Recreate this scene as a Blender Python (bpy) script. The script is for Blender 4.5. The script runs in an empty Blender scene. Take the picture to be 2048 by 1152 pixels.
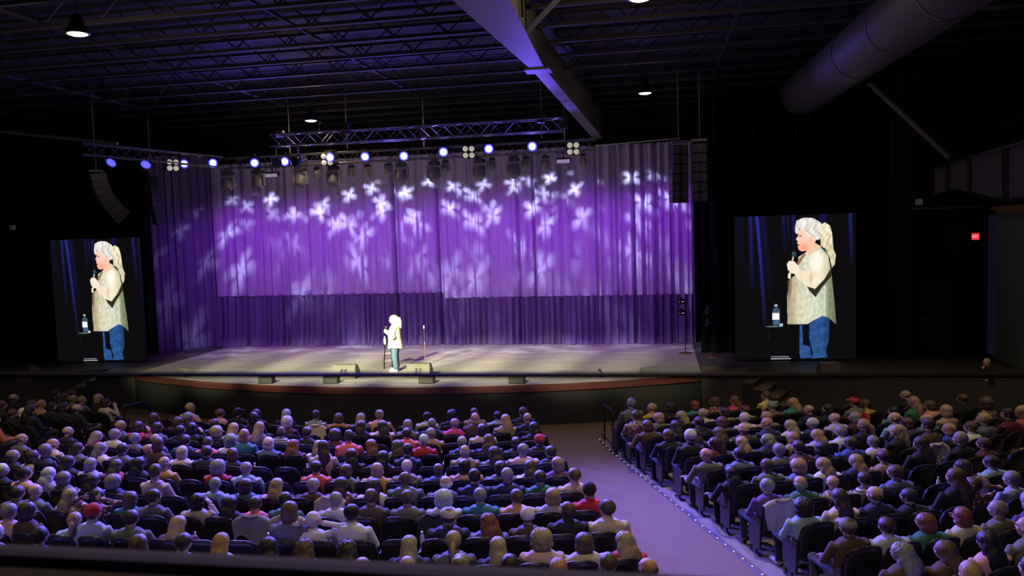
import bpy, bmesh, math, random
import numpy as np
from math import sin, cos, pi, atan2, sqrt, radians
from mathutils import Vector, Matrix

random.seed(7)
sc = bpy.context.scene
COL = sc.collection

# ------------------------------------------------------------------ camera
CAM = (7.557, -22.446, 5.151)
YAW, PITCH, ROLL, FPX = -0.181, -0.070, -0.032, 1562.4
def cam_basis():
    f = np.array([sin(YAW)*cos(PITCH), cos(YAW)*cos(PITCH), sin(PITCH)])
    r = np.array([cos(YAW), -sin(YAW), 0.0]); u = np.cross(r, f)
    c, s = cos(ROLL), sin(ROLL)
    return np.array([c*r+s*u, -s*r+c*u, f])
CM = cam_basis(); CO = np.array(CAM)
cd = bpy.data.cameras.new('camera'); co = bpy.data.objects.new('camera', cd); COL.objects.link(co)
cd.sensor_width = 36.0; cd.lens = FPX/2048*36.0; cd.clip_start = 0.05; cd.clip_end = 200
m = Matrix.Identity(4)
for i in range(3):
    m[i][0], m[i][1], m[i][2], m[i][3] = CM[0][i], CM[1][i], -CM[2][i], CAM[i]
co.matrix_world = m
cd.dof.use_dof = True; cd.dof.focus_distance = 21.0; cd.dof.aperture_fstop = 5.5
sc.camera = co

# ------------------------------------------------------------------ world, exposure
sc.view_settings.view_transform = 'Standard'; sc.view_settings.look = 'None'
sc.view_settings.gamma = 1.0; sc.view_settings.use_curve_mapping = False
sc.view_settings.exposure = 0.0
wd = bpy.data.worlds.new('dark_hall'); sc.world = wd; wd.use_nodes = True
wd.node_tree.nodes['Background'].inputs[0].default_value = (0.45, 0.40, 1.0, 1)
wd.node_tree.nodes['Background'].inputs[1].default_value = 0.010

def aim(o, target):
    o.rotation_euler = (Vector(target)-o.location).to_track_quat('-Z', 'Y').to_euler()
def spot(name, loc, target, energy, color, size, blend=0.5, radius=0.1):
    l = bpy.data.lights.new(name, 'SPOT'); l.energy = energy; l.color = color
    l.spot_size = radians(size); l.spot_blend = blend; l.shadow_soft_size = radius
    o = bpy.data.objects.new(name, l); COL.objects.link(o); o.location = loc; aim(o, target)
    return o

# front-of-house lights behind the audience: stage wash and follow spot
for x, e in ((-7.6, 9000), (-5.4, 20000), (-3.2, 32000), (-1.0, 40000), (1.2, 38000), (3.4, 30000), (5.6, 18000), (7.6, 9000)):
    spot('stage_wash_lamp', (x*0.6-1.0, -15.0, 9.0), (x, 1.0, 1.1), e*.95, (1.0, 0.92, 0.54), 13.0, 0.7, 0.2)
spot('follow_spot_lamp', (-5.0, -15.5, 9.0), (-0.1, 0.0, 2.1), 30000, (1.0, 0.90, 0.70), 5.6, 0.6, 0.05)
# purple wash on the curtain, hung on the stage truss
for i in range(7):
    x = -7.8+i*2.6
    spot('curtain_wash_lamp', (x, 2.75, 7.45), (x, 5.6, 2.6), 400, (0.42, 0.035, 1.0), 108, 1.0, 0.15)
spot('curtain_wash_lamp', (-8.4, 1.6, 7.5), (-10.2, 4.9, 3.2), 130, (0.33, 0.06, 1.0), 80, 1.0, 0.15)
# blue wash fixtures facing the audience
for i, x in enumerate((-7.2, -6.2, -4.5, -3.3, -1.6, -0.3, 1.0, 2.3, 3.7, 5.0)):
    spot('audience_wash_lamp', (x, 1.55, 7.55), ((-3.0, 13.5, 3.5, 9.5)[i % 4], -16.5, -1.2), 14500, (0.17, 0.13, 1.0), 44, 1.0, 0.12)
for x in (-5.0, -0.5, 4.0):      # wide spill of the same fixtures
    spot('wash_spill', (x, 1.3, 7.45), (x, -6.0, 8.6), 420, (0.16, 0.09, 1.0), 165, 0.4, 0.15)
# flower-pattern projector lamps on the curtain
def gobo(loc, target, energy, size, rot, scale, color=(0.72, 0.82, 1.0)):
    o = spot('pattern_projector_lamp', loc, target, energy, color, size, 0.25, 0.035)
    l = o.data; l.use_nodes = True; nt = l.node_tree; N = nt.nodes; L = nt.links
    em = next(n for n in N if n.type == 'EMISSION')
    def math_(op, a, b=None, c=None):
        n = N.new('ShaderNodeMath'); n.operation = op
        for k, v in enumerate((a, b, c)):
            if v is None: continue
            if isinstance(v, (int, float)): n.inputs[k].default_value = v
            else: L.new(v, n.inputs[k])
        return n.outputs[0]
    tc = N.new('ShaderNodeTexCoord'); sx = N.new('ShaderNodeSeparateXYZ'); L.new(tc.outputs['Normal'], sx.inputs[0])
    u0 = math_('DIVIDE', sx.outputs[0], sx.outputs[2]); v0 = math_('DIVIDE', sx.outputs[1], sx.outputs[2])
    cb = N.new('ShaderNodeCombineXYZ'); L.new(u0, cb.inputs[0]); L.new(v0, cb.inputs[1])
    mp = N.new('ShaderNodeMapping'); mp.inputs['Rotation'].default_value = (0, 0, rot); mp.inputs['Location'].default_value = (rot, rot*0.7, 0)
    L.new(cb.outputs[0], mp.inputs[0])
    vo = N.new('ShaderNodeTexVoronoi'); vo.voronoi_dimensions = '2D'; vo.inputs['Scale'].default_value = scale; vo.inputs['Randomness'].default_value = 0.55
    L.new(mp.outputs[0], vo.inputs['Vector'])
    df = N.new('ShaderNodeVectorMath'); df.operation = 'SUBTRACT'; L.new(mp.outputs[0], df.inputs[0]); L.new(vo.outputs['Position'], df.inputs[1])
    s2 = N.new('ShaderNodeSeparateXYZ'); L.new(df.outputs[0], s2.inputs[0])
    th = math_('ARCTAN2', s2.outputs[1], s2.outputs[0])
    pet = math_('POWER', math_('ABSOLUTE', math_('SINE', math_('MULTIPLY_ADD', th, 2.0, rot*3))), 0.42)
    edge = math_('MULTIPLY', pet, 0.46/scale)
    mask = math_('MULTIPLY', math_('SUBTRACT', edge, vo.outputs['Distance'] if False else math_('POWER', math_('ADD', math_('MULTIPLY', s2.outputs[0], s2.outputs[0]), math_('MULTIPLY', s2.outputs[1], s2.outputs[1])), 0.5)), 11.0*scale/5)
    cl = N.new('ShaderNodeClamp'); L.new(mask, cl.inputs[0])
    rho = math_('POWER', math_('ADD', math_('MULTIPLY', u0, u0), math_('MULTIPLY', v0, v0)), 0.5)
    ring = N.new('ShaderNodeClamp'); L.new(math_('MULTIPLY', math_('SUBTRACT', rho, 0.30), 6.0), ring.inputs[0])
    sc2 = N.new('ShaderNodeSeparateColor'); L.new(vo.outputs['Color'], sc2.inputs[0]); keep = math_('GREATER_THAN', sc2.outputs[0], 0.28)
    L.new(math_('MULTIPLY', math_('MULTIPLY', cl.outputs[0], ring.outputs[0]), keep), em.inputs['Strength'])
    em.inputs['Color'].default_value = (1, 1, 1, 1)
for gx, tx, tz, rot, e in ((-5.6, -5.9, 4.9, .3, 1500), (-3.4, -3.0, 5.0, 1.1, 1300), (-0.6, -0.5, 5.0, 2.0, 1400), (2.0, 2.3, 5.0, 2.9, 1100), (3.9, 4.2, 5.0, 3.6, 1500), (5.6, 6.3, 5.1, 4.4, 1500), (-7.6, -8.0, 4.3, 5.1, 500)):
    gobo((gx, 2.6, 7.5), (tx, 5.6, tz-.6), e*1.25, 88, rot, 3.0)

# ------------------------------------------------------------------ materials
MATS = {}
def mat(name, color=(.5, .5, .5), rough=.6, metal=0.0, var=0.12, scale=8.0, bump=0.0, emit=None, strength=0.0, objcol=False, pattern=None, spec=0.5, stretch=(1, 1, 1)):
    if name in MATS: return MATS[name]
    mt = bpy.data.materials.new(name); mt.use_nodes = True; nt = mt.node_tree; N = nt.nodes; L = nt.links
    b = N['Principled BSDF']; b.inputs['Roughness'].default_value = rough; b.inputs['Metallic'].default_value = metal
    b.inputs['Specular IOR Level'].default_value = spec
    tc = N.new('ShaderNodeTexCoord'); mp = N.new('ShaderNodeMapping'); mp.inputs['Scale'].default_value = stretch; L.new(tc.outputs['Object'], mp.inputs[0])
    nz = N.new('ShaderNodeTexNoise'); nz.inputs['Scale'].default_value = scale; nz.inputs['Detail'].default_value = 4.0; L.new(mp.outputs[0], nz.inputs['Vector'])
    mr = N.new('ShaderNodeMapRange'); mr.inputs['To Min'].default_value = 1-var; mr.inputs['To Max'].default_value = 1+var; L.new(nz.outputs['Fac'], mr.inputs['Value'])
    if objcol:
        oi = N.new('ShaderNodeObjectInfo'); csrc = oi.outputs['Color']
    else:
        rg = N.new('ShaderNodeRGB'); rg.outputs[0].default_value = (*color, 1); csrc = rg.outputs[0]
    if pattern:
        pt = N.new('ShaderNodeMix'); pt.data_type = 'RGBA'; pt.inputs['B'].default_value = (*pattern[1], 1); L.new(csrc, pt.inputs['A'])
        if pattern[0] == 'stripe':
            w = N.new('ShaderNodeTexWave'); w.bands_direction = 'Z'; w.inputs['Scale'].default_value = 7; L.new(tc.outputs['Object'], w.inputs[0]); f = w.outputs['Fac']
        elif pattern[0] == 'plaid':
            w = N.new('ShaderNodeTexWave'); w.bands_direction = 'Z'; w.inputs['Scale'].default_value = 4; L.new(tc.outputs['Object'], w.inputs[0])
            w2 = N.new('ShaderNodeTexWave'); w2.bands_direction = 'X'; w2.inputs['Scale'].default_value = 4; L.new(tc.outputs['Object'], w2.inputs[0])
            mm = N.new('ShaderNodeMath'); mm.operation = 'MULTIPLY'; L.new(w.outputs['Fac'], mm.inputs[0]); L.new(w2.outputs['Fac'], mm.inputs[1]); f = mm.outputs[0]
        else:
            w = N.new('ShaderNodeTexVoronoi'); w.inputs['Scale'].default_value = 18; L.new(tc.outputs['Object'], w.inputs['Vector']); f = w.outputs['Distance']
        rp = N.new('ShaderNodeMapRange'); rp.inputs['From Min'].default_value = 0.35; rp.inputs['From Max'].default_value = 0.6; L.new(f, rp.inputs['Value']); L.new(rp.outputs[0], pt.inputs['Factor'])
        csrc = pt.outputs['Result']
    mx = N.new('ShaderNodeVectorMath'); mx.operation = 'SCALE'; L.new(csrc, mx.inputs[0]); L.new(mr.outputs[0], mx.inputs['Scale'])
    L.new(mx.outputs[0], b.inputs['Base Color'])
    if bump:
        bp = N.new('ShaderNodeBump'); bp.inputs['Strength'].default_value = bump; bp.inputs['Distance'].default_value = 0.02; L.new(nz.outputs['Fac'], bp.inputs['Height']); L.new(bp.outputs[0], b.inputs['Normal'])
    if emit:
        b.inputs['Emission Color'].default_value = (*emit, 1); b.inputs['Emission Strength'].default_value = strength
        mt.cycles.emission_sampling = 'NONE'
    MATS[name] = mt
    return mt

M_SKIN = mat('skin', objcol=True, rough=.55, var=.06, scale=20)
M_EYE = mat('eye', (.02, .015, .012), .2)
M_LIP = mat('lips', (.35, .10, .09), .5)
M_HAIR = mat('hair', objcol=True, rough=.5, var=.45, scale=14, bump=.6, stretch=(4, 4, .6))
M_CLOTH = mat('cloth', objcol=True, rough=.85, var=.12, scale=9, bump=.5)
M_STRIPE = mat('striped_cloth', objcol=True, rough=.85, pattern=('stripe', (.08, .07, .07)))
M_PLAID = mat('plaid_cloth', objcol=True, rough=.85, pattern=('plaid', (.45, .42, .38)))
M_FLORAL = mat('floral_cloth', objcol=True, rough=.85, pattern=('floral', (.10, .06, .08)))
M_SEATBLACK = mat('seat_shell', (.012, .012, .014), .32, var=.2)
M_SEATFAB = mat('seat_fabric', (.016, .016, .022), .8, var=.3, scale=40)
M_SEATWOOD = mat('seat_panel', (.022, .018, .018), .45, var=.3)
M_BLACKM = mat('black_metal', (.012, .012, .013), .4, .3)
M_DARKM = mat('dark_steel', (.16, .16, .17), .42, .6)
M_ALU = mat('aluminium', (.30, .30, .31), .38, .85)
M_GREYP = mat('grey_housing', (.055, .055, .06), .5)
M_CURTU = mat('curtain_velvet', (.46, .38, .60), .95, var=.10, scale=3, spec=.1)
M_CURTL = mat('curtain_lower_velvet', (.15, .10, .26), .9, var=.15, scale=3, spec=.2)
M_BLACKC = mat('black_drape', (.005, .005, .008), .95, var=.3, scale=3, spec=.1)
M_BLACKW = mat('black_paint', (.006, .006, .008), .85, var=.25, scale=2)
M_STAGE = mat('stage_boards', (.32, .31, .29), .45, var=.55, scale=2.2, bump=.05, stretch=(.5, 2.6, 1))
M_WING = mat('wing_boards', (.055, .052, .05), .6, var=.3, scale=2)
M_APRON = mat('apron_plywood', (.15, .115, .085), .6, var=.2, scale=3)
M_TRIM = mat('stage_trim_wood', (.11, .035, .028), .4, var=.5, scale=2.5, stretch=(.4, .4, 6))
M_FRONT = mat('stage_front', (.022, .024, .026), .6, var=.25, scale=2)
M_CARPET = mat('carpet', (.20, .145, .115), .95, var=.22, scale=26, bump=.3, spec=.1)
M_CONC = mat('concrete', (.22, .19, .16), .7, var=.2, scale=5)
M_CEIL = mat('ceiling_deck', (.010, .010, .016), .8, var=.2, scale=2, stretch=(6, .5, 1))
M_JOIST = mat('joist_paint', (.010, .010, .014), .7)
M_BEAM = mat('beam_paint', (.13, .125, .12), .55, var=.12, scale=2)
M_DUCT = mat('duct_metal', (.085, .085, .09), .55, .2, var=.1, scale=2)
M_GREENW = mat('green_wall', (.13, .165, .155), .85, var=.1, scale=2)
M_WOODTAN = mat('cornice_wood', (.30, .17, .07), .5, var=.25, scale=3, stretch=(1, .3, 4))
M_WHITE = mat('white_plastic', (.65, .65, .66), .5)
M_CAPW = mat('bottle_cap', (.75, .77, .8), .4)
M_BOTTLE = mat('bottle_plastic', (.55, .60, .66), .12, var=.1)
M_LABEL = mat('bottle_label', (.75, .77, .85), .5)
M_LAMPW = mat('house_lamp_lens', (.9, .8, .6), .4, emit=(1.0, .84, .50), strength=7)
M_LAMPB = mat('wash_lens', (.6, .6, 1), .3, emit=(.42, .45, 1.0), strength=16)
M_HALO = mat('wash_halo', (.1, .1, .5), .3, emit=(.05, .05, 1.0), strength=2.5)  # blue glow that paints the halo around a wash lens
M_LAMPD = mat('dim_blue_lens', (.3, .3, 1), .3, emit=(.10, .12, 1.0), strength=1.2)
M_BLIND = mat('blinder_lamp', (.75, .72, .62), .3, emit=(1.0, .92, .72), strength=.35)
M_BARL = mat('bar_lens', (.7, .68, .8), .3, emit=(.75, .65, 1.0), strength=.25)
M_LENS = mat('dark_lens', (.05, .05, .06), .12)
M_STRIPL = mat('strip_led', (.9, .9, 1), .3, emit=(.9, .9, 1.0), strength=1.6)
M_EXIT = mat('exit_red', (.8, .05, .05), .4, emit=(1.0, .03, .05), strength=1.0)
M_EXITL = mat('exit_letter', (.9, .3, .3), .4, emit=(1.0, .45, .4), strength=1.0)
M_LEDGE = mat('ledge_paint', (.11, .095, .13), .8, spec=.15)

# ------------------------------------------------------------------ mesh helpers
def tag(o, label=None, cat=None, group=None, kind=None):
    if label: o['label'] = label
    if cat: o['category'] = cat
    if group: o['group'] = group
    if kind: o['kind'] = kind
    return o
def link(name, data, parent=None, loc=None, rz=None):
    o = bpy.data.objects.new(name, data); COL.objects.link(o)
    if parent: o.parent = parent
    if loc is not None: o.location = loc
    if rz is not None: o.rotation_euler = (0, 0, rz)
    return o
def empty(name, loc=(0, 0, 0), rz=0.0, label=None, cat=None, group=None):
    o = link(name, None, None, loc, rz); o.empty_display_size = .1
    return tag(o, label, cat, group)
class MB:
    def __init__(s): s.v = []; s.f = []; s.mi = []
    def add(s, V, Fc, mi=0):
        n = len(s.v); s.v += [tuple(map(float, p)) for p in V]; s.f += [tuple(n+i for i in f) for f in Fc]; s.mi += [mi]*len(Fc); return s
    def box(s, c, d, rz=0.0, rx=0.0, mi=0, taper=1.0):
        hx, hy, hz = d[0]/2, d[1]/2, d[2]/2; V = []
        for z in (-1, 1):
            k = taper if z > 0 else 1
            for x, y in ((-1, -1), (1, -1), (1, 1), (-1, 1)): V.append(Vector((x*hx*k, y*hy*k, z*hz)))
        R = Matrix.Rotation(rz, 3, 'Z') @ Matrix.Rotation(rx, 3, 'X')
        V = [R @ v+Vector(c) for v in V]
        return s.add(V, [(3, 2, 1, 0), (4, 5, 6, 7), (0, 1, 5, 4), (1, 2, 6, 5), (2, 3, 7, 6), (3, 0, 4, 7)], mi)
    def tube(s, pts, r, n=6, mi=0, cap=True):
        pts = [Vector(p) for p in pts]; rs = r if isinstance(r, (list, tuple)) else [r]*len(pts)
        base = len(s.v); V = []; Fc = []
        up = Vector((0, 0, 1))
        for i, p in enumerate(pts):
            d = (pts[min(i+1, len(pts)-1)]-pts[max(i-1, 0)])
            if d.length < 1e-9: d = Vector((0, 0, 1))
            d.normalize(); a = d.cross(up if abs(d.z) < .95 else Vector((1, 0, 0))).normalized(); b = d.cross(a)
            for k in range(n):
                t = 2*pi*k/n; V.append(p+(a*cos(t)+b*sin(t))*rs[i])
        for i in range(len(pts)-1):
            for k in range(n): Fc.append((i*n+k, i*n+(k+1) % n, (i+1)*n+(k+1) % n, (i+1)*n+k))
        if cap: Fc.append(tuple(range(n))[::-1]); Fc.append(tuple((len(pts)-1)*n+k for k in range(n)))
        return s.add(V, Fc, mi)
    def lathe(s, prof, n=14, M=None, mi=0, cap=True):
        V = []; Fc = []
        for r, z in prof:
            for k in range(n):
                p = Vector((r*cos(2*pi*k/n), r*sin(2*pi*k/n), z)); V.append(M @ p if M else p)
        for i in range(len(prof)-1):
            for k in range(n): Fc.append((i*n+k, i*n+(k+1) % n, (i+1)*n+(k+1) % n, (i+1)*n+k))
        if cap: Fc.append(tuple(range(n))[::-1]); Fc.append(tuple((len(prof)-1)*n+k for k in range(n)))
        return s.add(V, Fc, mi)
    def prism(s, poly, z0, z1, mi=0):
        n = len(poly); V = [(x, y, z0) for x, y in poly]+[(x, y, z1) for x, y in poly]
        return s.add(V, [tuple(range(n))[::-1], tuple(range(n, 2*n))]+[(i, (i+1) % n, n+(i+1) % n, n+i) for i in range(n)], mi)
    def ell(s, c, r, nu=10, nv=7, mi=0, R=None):
        V = []; Fc = []
        for j in range(1, nv):
            for i in range(nu):
                t = pi*j/nv; p = 2*pi*i/nu; q = Vector((r[0]*sin(t)*cos(p), r[1]*sin(t)*sin(p), r[2]*cos(t)))
                V.append((R @ q if R else q)+Vector(c))
        for z in (1, -1):
            q = Vector((0, 0, z*r[2])); V.append((R @ q if R else q)+Vector(c))
        for j in range(nv-2):
            for i in range(nu): Fc.append((j*nu+i, (j+1)*nu+i, (j+1)*nu+(i+1) % nu, j*nu+(i+1) % nu))
        a = (nv-1)*nu
        for i in range(nu): Fc.append((a, i, (i+1) % nu)); Fc.append((a+1, (nv-2)*nu+(i+1) % nu, (nv-2)*nu+i))
        return s.add(V, Fc, mi)
    def mesh(s, name, mats, smooth=False):
        me = bpy.data.meshes.new(name); me.from_pydata(s.v, [], s.f)
        for m_ in (mats if isinstance(mats, (list, tuple)) else [mats]): me.materials.append(m_)
        if any(s.mi): me.polygons.foreach_set('material_index', s.mi)
        if smooth: me.polygons.foreach_set('use_smooth', [True]*len(me.polygons))
        me.update(); return me
    def build(s, name, mats, parent=None, smooth=False, loc=None, rz=None):
        return link(name, s.mesh(name, mats, smooth), parent, loc, rz)
def bevel(me, w, seg=2):
    bm = bmesh.new(); bm.from_mesh(me)
    bmesh.ops.bevel(bm, geom=[e for e in bm.edges if e.calc_face_angle(0) > .5], offset=w, segments=seg, affect='EDGES', profile=.5)
    bm.to_mesh(me); bm.free(); me.update(); return me
def copy_tree(o, loc=None, rot=None):
    c = o.copy(); COL.objects.link(c)
    for ch in o.children:
        d = ch.copy(); COL.objects.link(d); d.parent = c
        for g in ch.children:
            e = g.copy(); COL.objects.link(e); e.parent = d
    if loc is not None: c.location = loc
    if rot is not None: c.rotation_euler = rot
    return c
ORD = 'zeroth first second third fourth fifth sixth seventh eighth ninth tenth eleventh twelfth thirteenth fourteenth fifteenth sixteenth seventeenth eighteenth nineteenth twentieth twenty-first twenty-second twenty-third twenty-fourth twenty-fifth twenty-sixth twenty-seventh twenty-eighth twenty-ninth thirtieth thirty-first thirty-second thirty-third thirty-fourth thirty-fifth thirty-sixth thirty-seventh thirty-eighth thirty-ninth fortieth'.split()
def project(P):
    q = CM @ (np.array(P, float)-CO); return 1024+FPX*q[0]/q[2], 576-FPX*q[1]/q[2], q[2]
def ray(x, y): return CM.T @ np.array([(x-1024)/FPX, (576-y)/FPX, 1.0])
def at_y(x, y, Y):
    d = ray(x, y); return Vector(CO+d*(Y-CO[1])/d[1])
def at_z(x, y, z):
    d = ray(x, y); return Vector(CO+d*(z-CO[2])/d[2])
# seating rows are arcs about one centre behind the stage, on a floor that rises away from it
CX, CY = 0.0, 15.3
def floor_z(r): return max(-0.05, 0.073+0.058*(r-22.86))
def polar(r, ph, z=0.0): return Vector((CX+r*sin(ph), CY-r*cos(ph), z))
def at_row(x, y, h):
    d = ray(x, y); lo, hi = 3.0, 60.0
    for _ in range(50):
        t = (lo+hi)/2; P = CO+d*t
        if P[2]-floor_z(np.hypot(P[0]-CX, P[1]-CY))-h > 0: lo = t
        else: hi = t
    P = CO+d*lo
    return np.hypot(P[0]-CX, P[1]-CY), atan2(P[0]-CX, CY-P[1])

# ================================================================== the hall
def struct(o): o['kind'] = 'structure'; return o
# carpeted floor rising away from the stage
mb = MB(); RS = [13.5, 16, 18, 20.5, 21.0, 22, 24, 26, 28, 30, 32, 34, 36.5]; PH = np.linspace(-1.05, 1.05, 61)
V = [polar(r, p, floor_z(r)) for r in RS for p in PH]; n = len(PH)
mb.add(V, [(i*n+j, i*n+j+1, (i+1)*n+j+1, (i+1)*n+j) for i in range(len(RS)-1) for j in range(n-1)])
struct(mb.build('floor', M_CARPET, smooth=True))
def seat_floor(p0, p1, name):
    mb = MB(); R2 = [20.0, 20.5, 21, 23, 25, 27, 29, 31, 33]; P2 = np.linspace(p0, p1, 25); k = len(P2)
    mb.add([polar(r, p, floor_z(r)+.006) for r in R2 for p in P2], [(i*k+j, i*k+j+1, (i+1)*k+j+1, (i+1)*k+j) for i in range(len(R2)-1) for j in range(k-1)])
    struct(mb.build(name, M_CONC, smooth=True))
seat_floor(.3215, 1.0, 'floor_seating_right'); seat_floor(-.245, .236, 'floor_seating_centre'); seat_floor(-1.0, -.3215, 'floor_seating_left')

# stage with its curved front, wood trim and black front wall
def arc_pts(R, x0, x1, n=49): return [(x, 17.6-sqrt(R*R-x*x)) for x in np.linspace(x0, x1, n)]
HS = 1.09
stage = struct(MB().prism(arc_pts(20.0, -8.8, 8.8)+[(8.8, 6.6), (-8.8, 6.6)], .93, HS).build('stage_floor', M_STAGE))
def band(R0, R1, z0, z1, name, mt):
    a = arc_pts(R0, -8.8, 8.8); b = arc_pts(R1, -8.8, 8.8)[::-1]
    return MB().prism(a+b, z0, z1).build(name, mt, stage)
band(20.03, 19.99, .885, HS-.012, 'trim_board', M_TRIM)
band(19.97, 19.90, -.06, .90, 'front_wall', M_FRONT)
for s in (1, -1):
    poly = [(8.8*s, -.36), (9.85*s, -.80), (10.18*s, .35), (12.8*s, -1.05 if s > 0 else -.75), (17.4*s, -1.2 if s > 0 else -.6), (17.4*s, 6.6), (8.8*s, 6.6)]
    if s < 0: poly = poly[::-1]
    w = struct(MB().prism(poly, -.06, HS).build('side_stage_floor', M_WING))
    ap = [(8.81*s, -.35), (9.84*s, -.78), (10.16*s, .34), (8.86*s, .86)]
    if s < 0: ap = ap[::-1]
    MB().prism(ap, HS, HS+.012).build('plywood_apron', M_APRON, w)
    ed = [(10.18*s, .35), (12.8*s, -1.05 if s > 0 else -.75), (17.4*s, -1.2 if s > 0 else -.6)]
    MB().tube([(x, y, HS) for x, y in ed], .016, 5).build('edge_strip', M_APRON, w)
    # steps down to the floor
    st = empty('stage_steps', (10.02*s, -.22, 0), 0, 'plywood steps from the stage corner down to the floor, %s' % ('before the right block' if s > 0 else 'beside a thin handrail'), 'steps', 'stage corner steps')
    ux, uy = .92*s, -.38; vx, vy = .38*s, .92
    for k in range(5):
        z1 = HS-.18*(k+1); c = (ux*(.33*k+.165), uy*(.33*k+.165))
        a = atan2(uy, ux)
        b = MB().box((c[0], c[1], (z1-.05)/2), (.33, 1.12, z1+.05), a).build('riser', M_FRONT, st)
        MB().box((c[0], c[1], z1+.015), (.345, 1.14, .03), a).build('tread', M_APRON, st)
hr = empty('stair_handrail', (-10.6, -1.2, 0), 0, 'thin metal handrail sloping down beside the left stage steps', 'handrail')
p0 = at_y(120, 790, -1.3); p1 = at_y(172, 761, -.8)
off = Vector((-10.6, -1.2, 0))
MB().tube([p0-off, p1-off], .02).build('rail', M_DARKM, hr)
for p in (p0, p1): MB().tube([p-off, Vector((p.x, p.y, -.05))-off], .02).build('post', M_BLACKM, hr)

# walls and ceiling
def quadwall(name, mb, mt): return struct(mb.build(name, mt))
quadwall('wall_back', MB().box((0, 7.0, 4.8), (36, .2, 11)), M_BLACKW)
quadwall('wall_left', MB().box((-17.6, -8, 4.8), (.3, 30.5, 11)), M_BLACKW)
wr = quadwall('wall_right', MB().box((17.35, -8.0, 2.6), (.3, 20.0, 5.35)), M_GREENW)
wru = quadwall('wall_right_upper', MB().box((17.8, -8, 7.8), (.3, 30.5, 5.1)), M_BLACKW)
for k in range(30): MB().box((17.63, 5.6-k*.62, 8.2), (.05, .1, 4.2)).build('rib', M_BLACKW, wru)
quadwall('wall_pillar', MB().box((14.75, 2.3, 4.0), (.55, .5, 8.2)), M_BLACKW)
wa = quadwall('wall_alcove', MB().box((16.1, 3.2, 5.3), (2.6, .15, 10.4)), M_BLACKW)
d1 = struct(MB().box((15.95, 3.08, 2.25), (1.1, .06, 2.3)).build('door_1', M_FRONT))
MB().box((15.55, 3.03, 2.15), (.05, .06, .14)).build('door_handle', M_ALU, d1)
tr = struct(MB().box((17.16, -3.4, 5.32), (.10, 10.6, .10)).build('trim_1', M_WOODTAN))
MB().box((17.12, -3.4, 5.42), (.22, 10.8, .10)).build('cornice', M_WOODTAN, tr)
# slanted bulkhead with panels between dark studs, above the door alcove
bh = struct(MB().box((17.25, -3.4, 7.6), (.5, 10.8, .1)).build('bulkhead_ledge', M_BLACKW))
def bpt(px, py): return at_y(px, py, 1.9-(px-1835)/213*4.6)
up_ = lambda x: 347-(x-1830)*.29
lo_ = lambda x: float(np.interp(x, [1850, 1905, 2000, 2100], [398, 378, 398, 392]))
M_BULK = mat('bulkhead_panel', (.06, .055, .06), .8)
for a_, b_ in ((1868, 1893), (1900, 1936), (1944, 2004), (2018, 2085)):
    q4 = [bpt(a_, lo_(a_)), bpt(b_, lo_(b_)), bpt(b_, up_(b_)), bpt(a_, up_(a_))]; nn = (q4[1]-q4[0]).cross(q4[3]-q4[0]).normalized()*-.06
    MB().add(q4+[p_+nn for p_ in q4], [(0, 1, 2, 3), (7, 6, 5, 4), (0, 4, 5, 1), (1, 5, 6, 2), (2, 6, 7, 3), (3, 7, 4, 0)]).build('panel', M_BULK, bh)
    s0, s1 = bpt(a_-4, lo_(a_)), bpt(a_-4, up_(a_)); MB().tube([s0, s1], .07, 4).build('stud', M_BLACKW, bh)
MB().tube([bpt(x, lo_(x)+2) for x in (1852, 1905, 2000, 2085)], .035, 5).build('lower_rail', M_BLACKM, bh); MB().tube([bpt(x, up_(x)-2) for x in (1832, 2085)], .05, 5).build('upper_rail', M_BLACKM, bh)
def roof_z(Y): return 10.25
mb = MB(); YS = [-23, -3.4, 7.1]
mb.add([(x, Y, roof_z(Y)) for Y in YS for x in (-17.8, 17.8)], [(0, 2, 3, 1), (2, 4, 5, 3)])
struct(mb.build('ceiling', M_CEIL))
# steel girder
sec = [(-17, 3.95, 5.75, 9.0), (-9.6, 4.38, 5.29, 9.0), (-3.6, 4.76, 5.08, 9.03)]
e0, e1 = at_y(1192, 285, 6.4), at_y(1211, 281, 6.4)
sec.append((6.4, e0.x, e1.x, (e0.z+e1.z)/2))
mb = MB(); V = []
for Y, xl, xr, z in sec: V += [(xl, Y, z), (xr, Y, z), (xr, Y, z+.85), (xl, Y, z+.85)]
Fc = [(0, 3, 2, 1), (12, 13, 14, 15)]
for i in range(3):
    for k in range(4): Fc.append((i*4+k, i*4+(k+1) % 4, i*4+4+(k+1) % 4, i*4+4+k))
mb.add(V, Fc); gird = mb.build('roof_girder', M_BEAM)
tag(gird, 'large pale steel roof girder running from over the seats to the stage', 'girder')
sx = sec[2]
MB().box(((sx[1]+sx[2])/2, sx[0], sx[3]-.02), (.62, .5, .05)).build('splice_plate', M_BEAM, gird)
MB().box((5.30, -8.2, 9.42), (.03, .05, .8)).build('stiffener', M_BLACKM, gird)
tag(MB().tube([(5.22, -7.2, 9.03), (6.9, -8.4, 10.1)], .07, 4).build('kicker_brace', M_BEAM), 'pale diagonal brace from the girder up to the roof', 'brace')
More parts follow.
